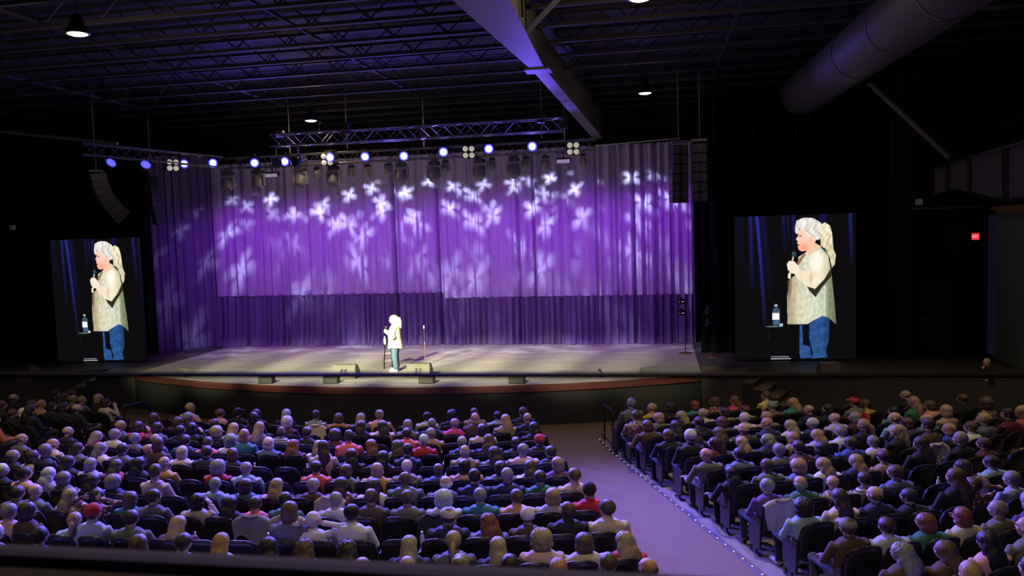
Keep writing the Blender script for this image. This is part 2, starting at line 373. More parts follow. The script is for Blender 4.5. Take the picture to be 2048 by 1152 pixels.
# open-web joists
for k, Y in enumerate(np.arange(-11.4, 6.3, 1.45)):
    z1 = roof_z(Y)-.10; z0 = z1-.62
    j = empty('roof_joist', (0, Y, z0), 0, 'dark open-web roof joist, %s counted from the curtain' % ORD[len(np.arange(-11.4, 6.3, 1.45))-k], 'joist', 'open-web roof joists')
    for a, b in ((-17.4, 4.5), (5.2, 17.4)):
        MB().box(((a+b)/2, 0, 0), (b-a, .11, .07)).build('bottom_chord', M_JOIST, j)
        MB().box(((a+b)/2, 0, .62), (b-a, .11, .07)).build('top_chord', M_JOIST, j)
        nz_ = int((b-a)/.62); xs = np.linspace(a, b, nz_+1)
        MB().tube([(x, 0, .03 if i % 2 else .59) for i, x in enumerate(xs)], .022, 4).build('web_rod', M_JOIST, j)
for k, X in enumerate((-13.5, -9.0, -4.5, 0.2, 9.4, 13.6)):
    tag(MB().box((X, -4.5, 9.66), (.06, 13.8, .06)).build('bridging_angle', M_JOIST), 'thin bridging bar across the roof joists, %s from the left wall' % ORD[k+1], 'bridging', 'joist bridging bars')
# round duct
da = at_y(1578, 208, 5.2); db = at_z(1826, 22, da.z); dd = (db-da); dn = da+dd*1.35
du = empty('round_duct', da, 0, 'large dark round air duct running along the ceiling near the right wall', 'duct')
q = dd.to_track_quat('Z', 'Y').to_matrix().to_4x4(); LN = (dn-da).length
MB().lathe([(.02, 0), (.60, 0), (.64, .05), (.64, LN)], 28, q).build('duct_body', M_DUCT, du, True)
for k in range(1, 7): MB().lathe([(.655, k*2.6), (.655, k*2.6+.06)], 28, q, cap=False).build('joint_band', M_DUCT, du)
# thin pipes and cables
def pipe(name, a, b, r, mt, label, cat):
    return tag(MB().tube([a, b], r, 6).build(name, mt), label, cat)
pipe('curtain_pipe', at_y(1190, 291, 5.2), at_y(1360, 276, 5.2), .035, M_ALU, 'bare silver pipe above the purple curtain beside the line arrays', 'pipe')
pipe('roof_pipe', at_y(-20, 261, -1.0), at_y(235, 287, -1.0), .05, M_BEAM, 'long thin pale pipe under the roof by the left wall', 'pipe')
pipe('wall_brace', at_y(1738, 166, .5), at_y(1898, 315, .5), .07, M_BEAM, 'thin diagonal brace against the right wall', 'brace')
pipe('wall_pipe', at_y(1822, 418, 2.0), at_y(1962, 414, 2.0), .03, M_APRON, 'thin horizontal pipe over the dark door alcove', 'pipe')
for i, (x, y0, y1) in enumerate(((1426, 175, 290), (1509, 175, 285), (1592, 250, 280), (1618, 250, 280), (1703, 230, 275))):
    pipe('hanging_cable', Vector((at_y(x+1, y1, 2.5).x, 2.5, 10.22)), at_y(x+1, y1, 2.5), .012, M_BLACKM, 'thin steel hanging cable in the dark above the right screen, %s from the line arrays' % ORD[i+1], 'cable')['group'] = 'hanging cables'
def small_box(name, px, py, Y, d, mt, label, cat):
    p = at_y(px, py, Y); me = bevel(MB().box((0, 0, 0), d).mesh(name, mt), .015)
    return tag(link(name, me, None, p), label, cat)
o = small_box('wall_sensor', 1838, 404, 1.98, (.18, .1, .18), M_WHITE, 'small pale square speaker box on the pillar by the door alcove', 'sensor')
o = small_box('wall_sensor', 25, 455, 1.0, (.16, .1, .16), M_WHITE, 'small pale wall box alone on the dark left side', 'sensor')
# exit sign
ex = at_y(1953, 473, 2.8)
es = empty('exit_sign', ex, radians(-66), 'small glowing red exit sign beside the dark door alcove', 'sign')
MB().tube([(0, 0, 0), Matrix.Rotation(radians(66), 3, 'Z') @ Vector((0, .36, 0))], .02).build('bracket', M_BLACKM, es); MB().box((0, 0, 0), (.30, .06, .22)).build('housing', M_BLACKM, es)
MB().box((0, -.033, 0), (.27, .012, .19)).build('face', M_EXIT, es)
fc = bpy.data.curves.new('exit_text', 'FONT'); fc.body = 'EXIT'; fc.size = .11; fc.extrude = .004; fc.align_x = 'CENTER'; fc.align_y = 'CENTER'
fo = bpy.data.objects.new('exit_text_tmp', fc); COL.objects.link(fo)
bpy.context.view_layer.update()
tm = bpy.data.meshes.new_from_object(fo.evaluated_get(bpy.context.evaluated_depsgraph_get())); bpy.data.objects.remove(fo)
tm.materials.clear(); tm.materials.append(M_EXITL)
lt = link('lettering', tm, es, (0, -.044, 0)); lt.rotation_euler = (pi/2, 0, 0)

# ================================================================== curtains
rng = np.random.RandomState(3)
def folds(xs, wl=.34, amp=.09, seed=0):
    r = np.random.RandomState(seed); y = np.zeros_like(xs); ph = 0; t = np.cumsum(np.interp(xs, np.linspace(xs[0], xs[-1], 40), r.uniform(.55, 1.6, 40)))*(xs[1]-xs[0])/wl*2*pi
    a = np.interp(xs, np.linspace(xs[0], xs[-1], 60), r.uniform(.25, 1.1, 60))
    y = amp*a*np.sin(t)+.35*amp*np.sin(2.3*t+1.0)*np.interp(xs, np.linspace(xs[0], xs[-1], 50), r.uniform(0, 1, 50))
    return y
def cloth(name, xs, base, ys, zs, mt, parent=None, amp=None, lean=None):
    # base: function s -> (x, y, nx, ny); ys: fold offsets; zs: heights; amp per height
    V = []; Fc = []; n = len(xs)
    for k, z in enumerate(zs):
        for i, s in enumerate(xs):
            bx_, by_, nx, ny = base(s); a = (amp[k] if amp else 1.0)*ys[i]+(lean(k, i) if lean else 0)
            V.append((bx_+nx*a, by_+ny*a, z(s) if callable(z) else z))
    for k in range(len(zs)-1):
        for i in range(n-1): Fc.append((k*n+i, k*n+i+1, (k+1)*n+i+1, (k+1)*n+i))
    return MB().add(V, Fc).build(name, mt, parent, True)
flat = lambda Y: (lambda s: (s, Y, 0.0, -1.0))
notch = [at_y(px, 480, 5.6).x for px in (790, 876, 1037, 1068, 1194, 1235, 1268, 1288, 1314, 1345)]
def panel(x0, x1, seam, seed, label):
    c = empty('stage_curtain', ((x0+x1)/2, 5.6, HS), 0, label, 'curtain', 'purple stage curtains')
    xs = np.arange(x0, x1, .022); y = folds(xs, .42, .085, seed)
    for q_ in notch: y -= .26*np.exp(-((xs-q_)/.05)**2)-.05*np.exp(-((xs-q_-.1)/.06)**2)
    ox = (x0+x1)/2; bs = lambda s: (s-ox, 0, 0.0, -1.0)
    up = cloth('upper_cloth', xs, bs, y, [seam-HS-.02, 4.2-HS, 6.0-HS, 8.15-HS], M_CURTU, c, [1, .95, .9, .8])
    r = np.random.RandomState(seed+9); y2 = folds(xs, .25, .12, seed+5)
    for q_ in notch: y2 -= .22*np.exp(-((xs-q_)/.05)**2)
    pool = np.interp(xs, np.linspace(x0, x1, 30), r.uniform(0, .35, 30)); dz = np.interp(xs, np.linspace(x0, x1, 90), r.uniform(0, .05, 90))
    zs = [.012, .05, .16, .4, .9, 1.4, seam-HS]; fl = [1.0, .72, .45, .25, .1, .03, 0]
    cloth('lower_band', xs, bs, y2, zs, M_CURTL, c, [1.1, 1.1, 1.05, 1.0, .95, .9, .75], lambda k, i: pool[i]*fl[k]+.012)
    return c
panel(-9.35, -.12, 3.05, 11, 'purple velvet stage curtain panel behind the performer, with a higher seam')
panel(-.14, 8.95, 2.84, 12, 'purple velvet stage curtain panel beside the line arrays, with a lower seam')
# side leg on the far side, turned towards the stage
A_, B_ = np.array([-11.15, 4.3]), np.array([-9.3, 5.45]); dv = (B_-A_)/np.linalg.norm(B_-A_); nv = np.array([dv[1], -dv[0]])
xs = np.arange(0, np.linalg.norm(B_-A_), .022)
c = empty('side_curtain', (A_[0], A_[1], HS), 0, 'narrow purple leg curtain at the far side of the stage by the left screen', 'curtain')
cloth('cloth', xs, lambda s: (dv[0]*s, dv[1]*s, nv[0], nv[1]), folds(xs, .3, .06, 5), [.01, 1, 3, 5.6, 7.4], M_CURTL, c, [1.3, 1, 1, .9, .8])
xs = np.arange(-9.9, -9.1, .022)
# black masking drapes
def drape(x0, x1, Y, z1, seed, label):
    xs = np.arange(x0, x1, .035); d = empty('masking_drape', ((x0+x1)/2, Y, HS), 0, label, 'drape', 'black masking drapes'); ox = (x0+x1)/2
    cloth('cloth', xs, lambda s: (s-ox, 0, 0, -1.0), folds(xs, .38, .07, seed), [.01, 2, 4, z1-HS], M_BLACKC, d)
drape(9.0, 14.6, 3.3, 9.3, 21, 'black masking drape behind the large screen beside the line arrays')
drape(-17.0, -10.45, 3.3, 9.3, 22, 'black masking drape behind the large screen at the far left')

# ================================================================== big screens (picture drawn as colours on a fine grid)
def draw_screen(W=250, H=312, S=2):
    w, h = W*S, H*S; yy, xx = np.mgrid[0:h, 0:w]; X = 30+(xx+.5)/w*918; Y = 22+(yy+.5)/h*1090
    img = np.zeros((h, w, 3)); img[:] = (13, 11, 13)
    r = np.random.RandomState(4)
    g = r.rand(h//10+3, w//10+3); fy, fx = yy/10.0, xx/10.0; iy, ix = fy.astype(int), fx.astype(int); ty, tx = fy-iy, fx-ix; nz = (g[iy, ix]*(1-tx)+g[iy, ix+1]*tx)*(1-ty)+(g[iy+1, ix]*(1-tx)+g[iy+1, ix+1]*tx)*ty
    def over(mask, col): 
        a = np.clip(mask, 0, 1)[..., None]; img[:] = img*(1-a)+np.array(col if np.ndim(col) > 1 else col, float)*a
    def streak(x0, x1, y1, s, col, st):
        cx_ = x0+(x1-x0)*np.clip(Y/y1, 0, 1)**.8; over(st*np.exp(-((X-cx_)/s)**2)*np.clip(1-Y/y1, 0, 1)**.6, col)
    for a in ((155, 165, 600, 16, (35, 45, 150), .7), (200, 262, 880, 14, (45, 55, 190), .9), (240, 300, 640, 22, (25, 28, 95), .6), (405, 415, 300, 14, (28, 30, 110), .7), (440, 446, 260, 8, (32, 34, 120), .6), (482, 484, 300, 9, (35, 38, 140), .8), (705, 700, 320, 26, (26, 28, 110), .7), (905, 915, 420, 14, (34, 40, 150), .8), (60, 90, 500, 30, (15, 16, 50), .6)): streak(*a)
    def poly(P):
        P = np.array(P, float); inside = np.zeros((h, w), bool); j = len(P)-1
        for i in range(len(P)):
            xi, yi = P[i]; xj, yj = P[j]
            if yi != yj: inside ^= ((yi > Y) != (yj > Y)) & (X < (xj-xi)*(Y-yi)/(yj-yi)+xi)
            j = i
        return inside.astype(float)
    def ell(cx_, cy_, a, b, soft=.15): return np.clip((1-((X-cx_)/a)**2-((Y-cy_)/b)**2)/soft, 0, 1)
    # jeans
    jean = lambda m_, k: over(m_, np.stack([38+10*(np.sin(Y/15+X/40)*.5+nz-.5)*k+8*nz, 76+13*(np.sin(Y/15+X/40)*.5+nz-.5)*k+10*nz, 132+18*(np.sin(Y/15+X/40)*.5+nz-.5)*k+12*nz], -1)*(1-.35*np.clip((X-690)/70, 0, 1))[..., None])
    jean(poly([(525, 845), (546, 850), (548, 1000), (602, 1015), (612, 1100), (530, 1106), (521, 1060)]), .8)
    over(poly([(549, 850), (600, 850), (604, 1012), (552, 1002)]), (10, 14, 26))
    jean(poly([(598, 845), (700, 775), (752, 810), (746, 960), (722, 1050), (737, 1098), (612, 1106), (622, 1060), (598, 960)]), 1)
    # shirt body
    wave = np.sin(X/6+np.sin(Y/60)*3)*.5+np.sin(X/13+1)*.5
    body = poly([(520, 335), (580, 300), (680, 262), (742, 322), (762, 440), (772, 520), (790, 700), (800, 848), (745, 800), (700, 782), (640, 812), (582, 845), (432, 845), (430, 640), (450, 500), (500, 470)])
    t = np.clip((X-430)/370, 0, 1)
    colr = np.interp(t, [0, .12, .25, .55, .75, .85, 1], [170, 186, 214, 216, 190, 132, 112]); colg = np.interp(t, [0, .12, .25, .55, .75, .85, 1], [160, 172, 208, 220, 200, 138, 116]); colb = np.interp(t, [0, .12, .25, .55, .75, .85, 1], [128, 140, 180, 200, 172, 108, 90])
    k = (1+.035*wave+.16*(nz-.5))[..., None]; over(body, np.clip(np.stack([colr, colg, colb], -1)*k, 0, 255))
    over(poly([(432, 520), (470, 480), (462, 600), (440, 690)])*.55, (110, 90, 60))
    over(poly([(500, 380), (560, 310), (575, 320), (520, 400)])*.7, (120, 75, 45))
    over(poly([(560, 520), (640, 582), (715, 505), (765, 425), (770, 480), (690, 575), (645, 642), (600, 592)]), (52, 46, 34))
    over(poly([(712, 560), (722, 560), (716, 785), (706, 785)])*.6, (235, 240, 215))
    sl = poly([(592, 335), (680, 285), (742, 335), (756, 430), (705, 515), (640, 578), (590, 562), (520, 512), (478, 452), (510, 412), (562, 446), (604, 425)])
    over(sl, np.clip(np.stack([240+6*wave, 226+6*wave, 198+7*wave], -1)*(1-.14*np.clip((X-690)/60, 0, 1))[..., None]*(1+.05*(nz-.5))[..., None], 0, 255))
    over(ell(655, 380, 62, 95, .9)*.75, (255, 252, 240)); over(ell(640, 520, 22, 34, .8)*.6, (255, 246, 225)); over(ell(610, 500, 14, 50, .8)*.5, (205, 170, 130))
    # neck, face, ear
    over(poly([(575, 290), (645, 235), (690, 262), (600, 325)]), (238, 200, 170))
    face = poly([(503, 140), (520, 172), (500, 203), (514, 222), (508, 236), (526, 246), (514, 256), (520, 282), (545, 297), (590, 288), (640, 245), (660, 190), (600, 150), (555, 120)])
    over(face, np.stack([np.full((h, w), 250.), 205-22*np.clip((Y-200)/90, 0, 1), 185-45*np.clip((Y-200)/90, 0, 1)], -1))
    over(ell(560, 262, 40, 30, .9)*.5, (240, 150, 130)); over(poly([(512, 240), (532, 247), (516, 254)]), (120, 40, 40)); over(ell(534, 182, 13, 5, .6), (70, 62, 75)); over(ell(532, 170, 16, 4, .6)*.6, (170, 150, 130))
    over(ell(614, 212, 22, 30, .4), (248, 205, 180)); over(ell(612, 216, 10, 16, .6)*.5, (215, 150, 125))
    # hair
    st = (1+.05*np.sin((X*.7+Y*.45)/4+np.sin(Y/25)*2)+.06*np.sin((X*.9-Y*.3)/9+np.sin(Y/17)*1.5)-.10*np.clip((Y-150)/120, 0, 1)+.10*(nz-.5))[..., None]
    hair = np.maximum(poly([(494, 118), (505, 65), (560, 44), (628, 48), (684, 82), (712, 130), (700, 200), (660, 215), (628, 185), (592, 190), (560, 135), (525, 125), (508, 168), (496, 150)]), 0)
    over(hair, np.clip(np.array([226, 222, 212])*st, 0, 255))
    pony = poly([(688, 98), (720, 84), (756, 110), (772, 170), (778, 250), (782, 285), (800, 330), (790, 400), (768, 425), (755, 350), (720, 280), (686, 262), (684, 190)])
    over(pony, np.clip(np.array([238, 226, 190])*st, 0, 255)); over(ell(560, 80, 50, 30, .9)*.4, (250, 250, 250)); over(ell(745, 290, 30, 16, .8)*.4, (190, 160, 110))
    # hand and microphone
    def seg(a, b, wd): 
        a = np.array(a, float); b = np.array(b, float); d = b-a; t_ = np.clip(((X-a[0])*d[0]+(Y-a[1])*d[1])/(d@d), 0, 1); return np.clip((wd-np.hypot(X-a[0]-t_*d[0], Y-a[1]-t_*d[1]))/1.5, 0, 1)
    over(seg((449, 495), (436, 600), 3), (60, 40, 30)); over(seg((480, 330), (452, 468), 7), (200, 205, 205)); over(seg((450, 465), (448, 488), 11), (250, 240, 200))
    over(poly([(430, 388), (448, 364), (490, 370), (522, 412), (512, 450), (470, 462), (438, 432)]), (252, 232, 212))
    for q_ in ((440, 380, 470, 384), (436, 396, 470, 402), (438, 412, 470, 420), (444, 428, 474, 436)): over(seg(q_[:2], q_[2:], 2)*.5, (220, 175, 150))
    over(ell(485, 314, 20, 22, .3), (48, 66, 66)); over(ell(480, 306, 8, 8, .6)*.5, (110, 130, 130))
    # bottle on its table, floor lines
    over(ell(325, 860, 72, 6, .5), (95, 120, 118)); over(poly([(318, 735), (330, 718), (362, 718), (376, 735), (374, 852), (320, 852)]), (62, 80, 100)); over(poly([(316, 757), (369, 757), (369, 808), (316, 808)]), (245, 248, 255)); over(poly([(330, 815), (366, 815), (366, 838), (330, 838)])*.7, (70, 110, 175)); over(ell(345, 700, 15, 13, .4), (165, 175, 190)); over(poly([(372, 838), (397, 838), (397, 858), (372, 858)]), (175, 200, 205))
    over(seg((306, 1091), (440, 1090), 3), (185, 190, 205)); over(seg((304, 1107), (453, 1106), 4), (200, 205, 220)); over(seg((290, 895), (286, 960), 2)*.6, (70, 70, 75))
    img = np.clip(img, 0, 255)/255.0; img = img.reshape(H, S, W, S, 3).mean((1, 3))
    return np.where(img <= .04045, img/12.92, ((img+.055)/1.055)**2.4)
SW, SH, ZB = 3.42, 4.29, 1.13
PX_W, PX_H = 250, 312
pic = draw_screen(PX_W, PX_H)
me = bpy.data.meshes.new('screen_picture')
gx = np.linspace(-SW/2, SW/2, PX_W+1); gz = np.linspace(SH, 0, PX_H+1)
vv = np.zeros(((PX_H+1)*(PX_W+1), 3)); vv[:, 0] = np.tile(gx, PX_H+1); vv[:, 2] = np.repeat(gz, PX_W+1)
ii = np.arange(PX_H)[:, None]*(PX_W+1)+np.arange(PX_W)[None, :]; ii = ii.ravel()
ff = np.stack([ii, ii+PX_W+1, ii+PX_W+2, ii+1], -1)
me.from_pydata(vv.tolist(), [], ff.tolist()); ca = me.color_attributes.new('picture', 'FLOAT_COLOR', 'CORNER')
cc = np.ones((len(ff), 4, 4)); cc[:, :, :3] = pic.reshape(-1, 1, 3); ca.data.foreach_set('color', cc.ravel())
ms = bpy.data.materials.new('screen_display'); ms.use_nodes = True; N = ms.node_tree.nodes; L = ms.node_tree.links
b = N['Principled BSDF']; b.inputs['Base Color'].default_value = (.002, .002, .002, 1); b.inputs['Roughness'].default_value = .9; b.inputs['Specular IOR Level'].default_value = .05
at = N.new('ShaderNodeVertexColor'); at.layer_name = 'picture'; L.new(at.outputs[0], b.inputs['Emission Color']); b.inputs['Emission Strength'].default_value = 1.05
ms.cycles.emission_sampling = 'NONE'; me.materials.append(ms)
for s in (1, -1):
    scn = empty('led_screen', (11.64*s, 1.77, HS), 0, 'tall bright video screen standing %s' % ('near the door alcove, beside the twin line arrays' if s > 0 else 'at the far left, beyond the curved line array'), 'screen', 'tall video screens beside the stage')
    link('display', me, scn, (0, -.012, ZB-HS))
    MB().box((0, .07, (SH+.04)/2), (SW, .14, SH+.04)).build('cabinet', M_BLACKM, scn)
    for q_ in (-1, 1): MB().box((q_*1.2, .4, .03), (.12, 1.0, .06)).build('foot', M_BLACKM, scn)

# ================================================================== rigging
def truss(a, b, s, label, n=None):
    a, b = Vector(a), Vector(b); d = (b-a); LN = d.length; t = empty('lighting_truss', a, 0, label, 'truss', 'box trusses over the stage')
    d.normalize(); sd = d.cross(Vector((0, 0, 1))).normalized()*s/2; up = Vector((0, 0, s/2))
    cor = [sd+up, -sd+up, -sd-up, sd-up]
    for c in cor: MB().tube([c, c+d*LN], .024, 6).build('chord', M_DARKM, t)
    k = max(2, int(LN/s)); 
    for i in range(4):
        c0, c1 = cor[i], cor[(i+1) % 4]
        MB().tube([(c0 if j % 2 else c1)+d*(LN*j/k) for j in range(k+1)], .013, 4).build('lacing', M_DARKM, t)
    return t
TY = 1.9
tl = at_y(430, 322, 1.2); ta = at_y(166, 298, -1.0)
r0 = at_y(1192, 288, TY); l0 = Vector((tl.x, TY, 7.80))
truss((l0.x, TY, 7.78), (r0.x, TY, 7.78), .34, 'long main lighting truss over the stage carrying the blue lamps')
truss(ta, (l0.x-.1, TY-.1, 7.82), .34, 'angled truss end running out towards the curved line array')
f0 = at_y(545, 280, .4); f1 = at_y(1126, 250, .4)
truss((f0.x, .4, 8.25), (f1.x, .4, 8.25), .36, 'shorter upper truss in front of the main lighting truss')
# motors and cables holding the trusses
for i, (x, Y) in enumerate(((-4.2, TY), (0.4, TY), (4.9, TY), (-1.6, .4), (4.4, .4))):
    h = empty('chain_hoist', (x, Y, 8.5), 0, 'small chain hoist holding up %s, %s from its left end' % ('the main truss' if Y == TY else 'the upper truss', ORD[i+1 if i < 3 else i-2]), 'hoist', 'chain hoists')
    MB().box((0, 0, .0), (.2, .26, .34)).build('motor', M_BLACKM, h); MB().tube([(0, 0, .17), (0, 0, 1.74)], .012).build('chain', M_ALU, h); MB().tube([(0, 0, -.17), (0, 0, -.6)], .02).build('hook', M_ALU, h)

def moving_head(name, s, tilt, lensmat, cy=0, cz=.2):
    h = empty(name)
    me = bevel(MB().box((0, 0, .02), (.30*s, .26*s, .12*s)).mesh('base', M_GREYP), .02*s); link('base', me, h)
    MB().box((0, 0, .11*s), (.2*s, .06*s, .05*s)).tube([(-.07*s, 0, .12*s), (-.07*s, cy, cz)], .02*s).tube([(.07*s, 0, .12*s), (.07*s, cy, cz)], .02*s).build('clamp', M_DARKM, h)
    yk = MB().box((0, 0, -.08*s), (.46*s, .16*s, .07*s))
    for q_ in (-1, 1): yk.box((q_*.21*s, 0, -.25*s), (.05*s, .15*s, .36*s))
    link('yoke', bevel(yk.mesh('yoke', mat('yoke_paint', (.34, .33, .32), .5)), .012*s), h)
    Rm = (Matrix.Translation((0, 0, -.32*s)) @ Matrix.Rotation(tilt, 4, 'X'))
    body = MB().lathe([(.02*s, -.22*s), (.12*s, -.22*s), (.17*s, -.12*s), (.175*s, .05*s), (.15*s, .16*s), (.14*s, .2*s)], 18, Rm).build('head', mat('head_paint', (.24, .235, .235), .45), h, True)
    MB().lathe([(.02*s, .205*s), (.128*s, .205*s), (.128*s, .19*s)], 18, Rm).build('lens', lensmat, body)
    return h
big = moving_head('moving_head', 1.05, radians(152), mat('frosted_lens', (.12, .12, .125), .3))
bigpx = [(455, 340), (516, 337), (600, 336), (667, 335), (802, 330), (868, 327), (959, 322), (1028, 318)]
for i, (x, y) in enumerate(bigpx):
    p = at_y(x, y, TY); o = big if i == 0 else copy_tree(big)
    o.location = (p.x, TY, 7.44); o.rotation_euler = (0, 0, random.uniform(-.12, .12))
    tag(o, 'large unlit grey moving-head lamp hanging under the main truss, %s from the curved line array' % ORD[i+1], 'stage light', 'large moving heads')
sm = moving_head('small_moving_head', .62, radians(-160), mat('violet_lens', (.2, .1, .4), .2), -.15, .18)
smpx = [(637, 350), (706, 347), (737, 344), (778, 340), (893, 328), (985, 326), (1053, 330), (1091, 320), (1167, 318)]
for i, (x, y) in enumerate(smpx):
    p = at_y(x, y, 2.35); o = sm if i == 0 else copy_tree(sm)
    o.location = (p.x, 2.25, 7.50); o.rotation_euler = (0, 0, random.uniform(-.5, .5))
    tag(o, 'small moving-head lamp under the main truss, %s from the curved line array' % ORD[i+1], 'stage light', 'small moving heads')
def wash(name, lens, tilt=100):
    h = empty(name); Rm = Matrix.Rotation(radians(tilt), 4, 'X')
    bd = MB().lathe([(.03, -.16), (.10, -.16), (.15, -.05), (.15, .07)], 18, Rm).build('can', M_BLACKM, h, True)
    MB().lathe([(.02, .076), (.100, .076), (.100, .06)], 18, Rm).build('lens', lens, bd)
    MB().lathe([(.099, .074), (.148, .074)], 18, Rm, cap=False).build('lens_halo', M_HALO, bd)  # added glowing annulus imitating the blue halo of the lamp
    MB().box((-.17, 0, .07), (.02, .05, .3)).box((.17, 0, .07), (.02, .05, .3)).box((0, 0, .22), (.36, .05, .03)).tube([(0, 0, .22), (0, 0, .3)], .025).build('yoke', M_BLACKM, h)
    return h
w0 = wash('wash_light', M_LAMPB)
for i, (x, y) in enumerate([(370, 327), (427, 326), (510, 326), (571, 323), (661, 315), (731, 313), (808, 312), (887, 304), (978, 298), (1064, 293)]):
    p = at_y(x, y, 1.62); o = w0 if i == 0 else copy_tree(w0); o.location = p; o.rotation_euler = (random.uniform(-.12, .05), 0, .2+random.uniform(-.12, .12))
    tag(o, 'round wash lamp glowing bright blue-white on the main truss, %s from the curved line array' % ORD[i+1], 'stage light', 'lit blue wash lamps')
w1 = wash('wash_light', M_LAMPD, 60)
for i, (x, y) in enumerate([(220, 328), (290, 332)]):
    Y = (-.55, .1)[i]; p = at_y(x, y, Y); o = w1 if i == 0 else copy_tree(w1); o.location = p; o.rotation_euler = (0, 0, (1.2, 1.0)[i])
    tag(o, 'dim blue wash lamp on the angled truss end, %s the curved line array' % ('right above' if i == 0 else 'further from'), 'stage light', 'dim blue lamps')
def blinder():
    h = empty('blinder_light'); link('housing', bevel(MB().box((0, 0, 0), (.40, .16, .40)).mesh('housing', M_BLACKM), .02), h)
    for x in (-.1, .1):
        for z in (-.1, .1): MB().lathe([(.01, 0), (.07, .0), (.082, .02), (.085, .05)], 14, Matrix.Translation((x, -.085, z)) @ Matrix.Rotation(radians(90), 4, 'X')).build('lamp', M_BLIND, h, True)
    return h
b0 = blinder()
for i, (x, y) in enumerate([(343, 330), (655, 319), (937, 304), (1145, 297)]):
    p = at_y(x, y, 1.66 if i else .9); o = b0 if i == 0 else copy_tree(b0); o.location = p; o.rotation_euler = (.1, 0, .25 if i else .9)
    tag(o, 'square blinder with four round lamps on the main truss, %s from the curved line array' % ORD[i+1], 'stage light', 'four-lamp blinders')
for i, (x, y) in enumerate([(545, 351), (1127, 323)]):
    p = at_y(x, y, 2.0); h = empty('led_bar', p, 0, 'short pale LED bar lamp hung under the main truss, %s' % ('between two large moving heads' if i == 0 else 'beside the last blinder'), 'stage light', 'LED bars')
    MB().box((0, 0, .05), (.44, .16, .12)).build('housing', M_BLACKM, h); MB().box((0, -.085, .0), (.40, .02, .11)).build('lens', M_BARL, h); MB().tube([(0, 0, .1), (0, 0, .36)], .02).build('clamp', M_BLACKM, h)
def profile_can():
    h = empty('profile_lamp'); Rm = Matrix.Rotation(radians(110), 4, 'X')
    MB().lathe([(.03, -.3), (.09, -.3), (.1, -.1), (.13, -.08), (.15, .2), (.13, .2)], 14, Rm).build('body', M_BLACKM, h, True); MB().lathe([(.01, .15), (.12, .15)], 14, Rm, cap=False).build('lens', M_BLIND, h)
    MB().box((0, 0, .16), (.3, .04, .03)).box((-.15, 0, .07), (.02, .04, .2)).box((.15, 0, .07), (.02, .04, .2)).tube([(0, 0, .16), (0, 0, .46)], .02).build('yoke', M_DARKM, h)
    return h
pc = profile_can()
for i, (x, y) in enumerate([(553, 318), (597, 319)]):
    o = pc if i == 0 else copy_tree(pc); p = at_y(x, y, .575); o.location = (p.x, p.y, 7.62); o.rotation_euler = (0, 0, .5-i*.9)
    tag(o, 'dark profile spotlight hanging from the upper truss end, %s the house lamp' % ('further from' if i == 0 else 'nearly under'), 'stage light', 'profile spotlights')
# house lamps (two more of the same grid hang outside the view)
hl = [(at_z(155, 67, 9.0), 'warm ceiling lamp alone over the left half of the seats'), (at_y(622, 241, .9), 'warm ceiling lamp shining onto the end of the upper truss'), (at_z(1290, 186, 9.0), 'warm ceiling lamp over the stage end of the roof near the line arrays'), (at_z(1280, -3, 9.0), 'warm ceiling lamp over the aisle seats, nearer the balcony'),
      (Vector((-2.6, -19.5, 9)), 'warm ceiling lamp in front of the balcony on the left'), (Vector((7.4, -17.6, 9)), 'warm ceiling lamp in front of the balcony on the right'), (Vector((-12.6, -9.6, 9)), 'warm ceiling lamp over the far left seats'), (Vector((15.0, -6.6, 9)), 'warm ceiling lamp over the far right seats')]
for i, (p, lb) in enumerate(hl):
    h = empty('house_lamp', p, 0, lb, 'ceiling lamp', 'warm house lamps')
    MB().lathe([(.05, .34), (.10, .32), (.13, .16), (.215, .02), (.215, -.01)], 18).build('shade', M_BLACKM, h, True)
    MB().lathe([(.01, -.035), (.12, -.03), (.20, -.0), (.20, .01)], 18).build('lens', M_LAMPW, h, True)
    MB().tube([(0, 0, .34), (0, 0, roof_z(p.y)-p.z)], .015).build('stem', M_BLACKM, h)
    l = bpy.data.lights.new('house_light', 'SPOT'); l.spot_size = radians(104); l.spot_blend = .5; l.energy = (1350, 22, 22, 1250, 1000, 900, 800, 700)[i]; l.color = (1.0, .76, .45); l.shadow_soft_size = .2
    lo = link('light', l, h, (0, 0, -.07))
    l = bpy.data.lights.new('house_glow', 'POINT'); l.energy = (90, 70, 8, 120, 30, 30, 30, 30)[i]; l.color = (1.0, .74, .42); l.shadow_soft_size = .15; link('glow', l, h, (0, 0, -.12))
br = empty('lamp_bracket', at_y(560, 268, .55), 0, 'pale bent pipe bracket under the warm lamp on the upper truss', 'bracket')
p0, p1, p2 = at_y(560, 268, .55), at_y(638, 262, .55), at_y(640, 243, .55)
MB().tube([(0, 0, 0), p1-p0, p2-p0], .03).build('pipe', M_ALU, br); MB().lathe([(.03, -.12), (.11, -.12), (.11, .12), (.03, .12)], 12, Matrix.Rotation(pi/2, 4, 'Y')).build('clamp', M_DARKM, br)

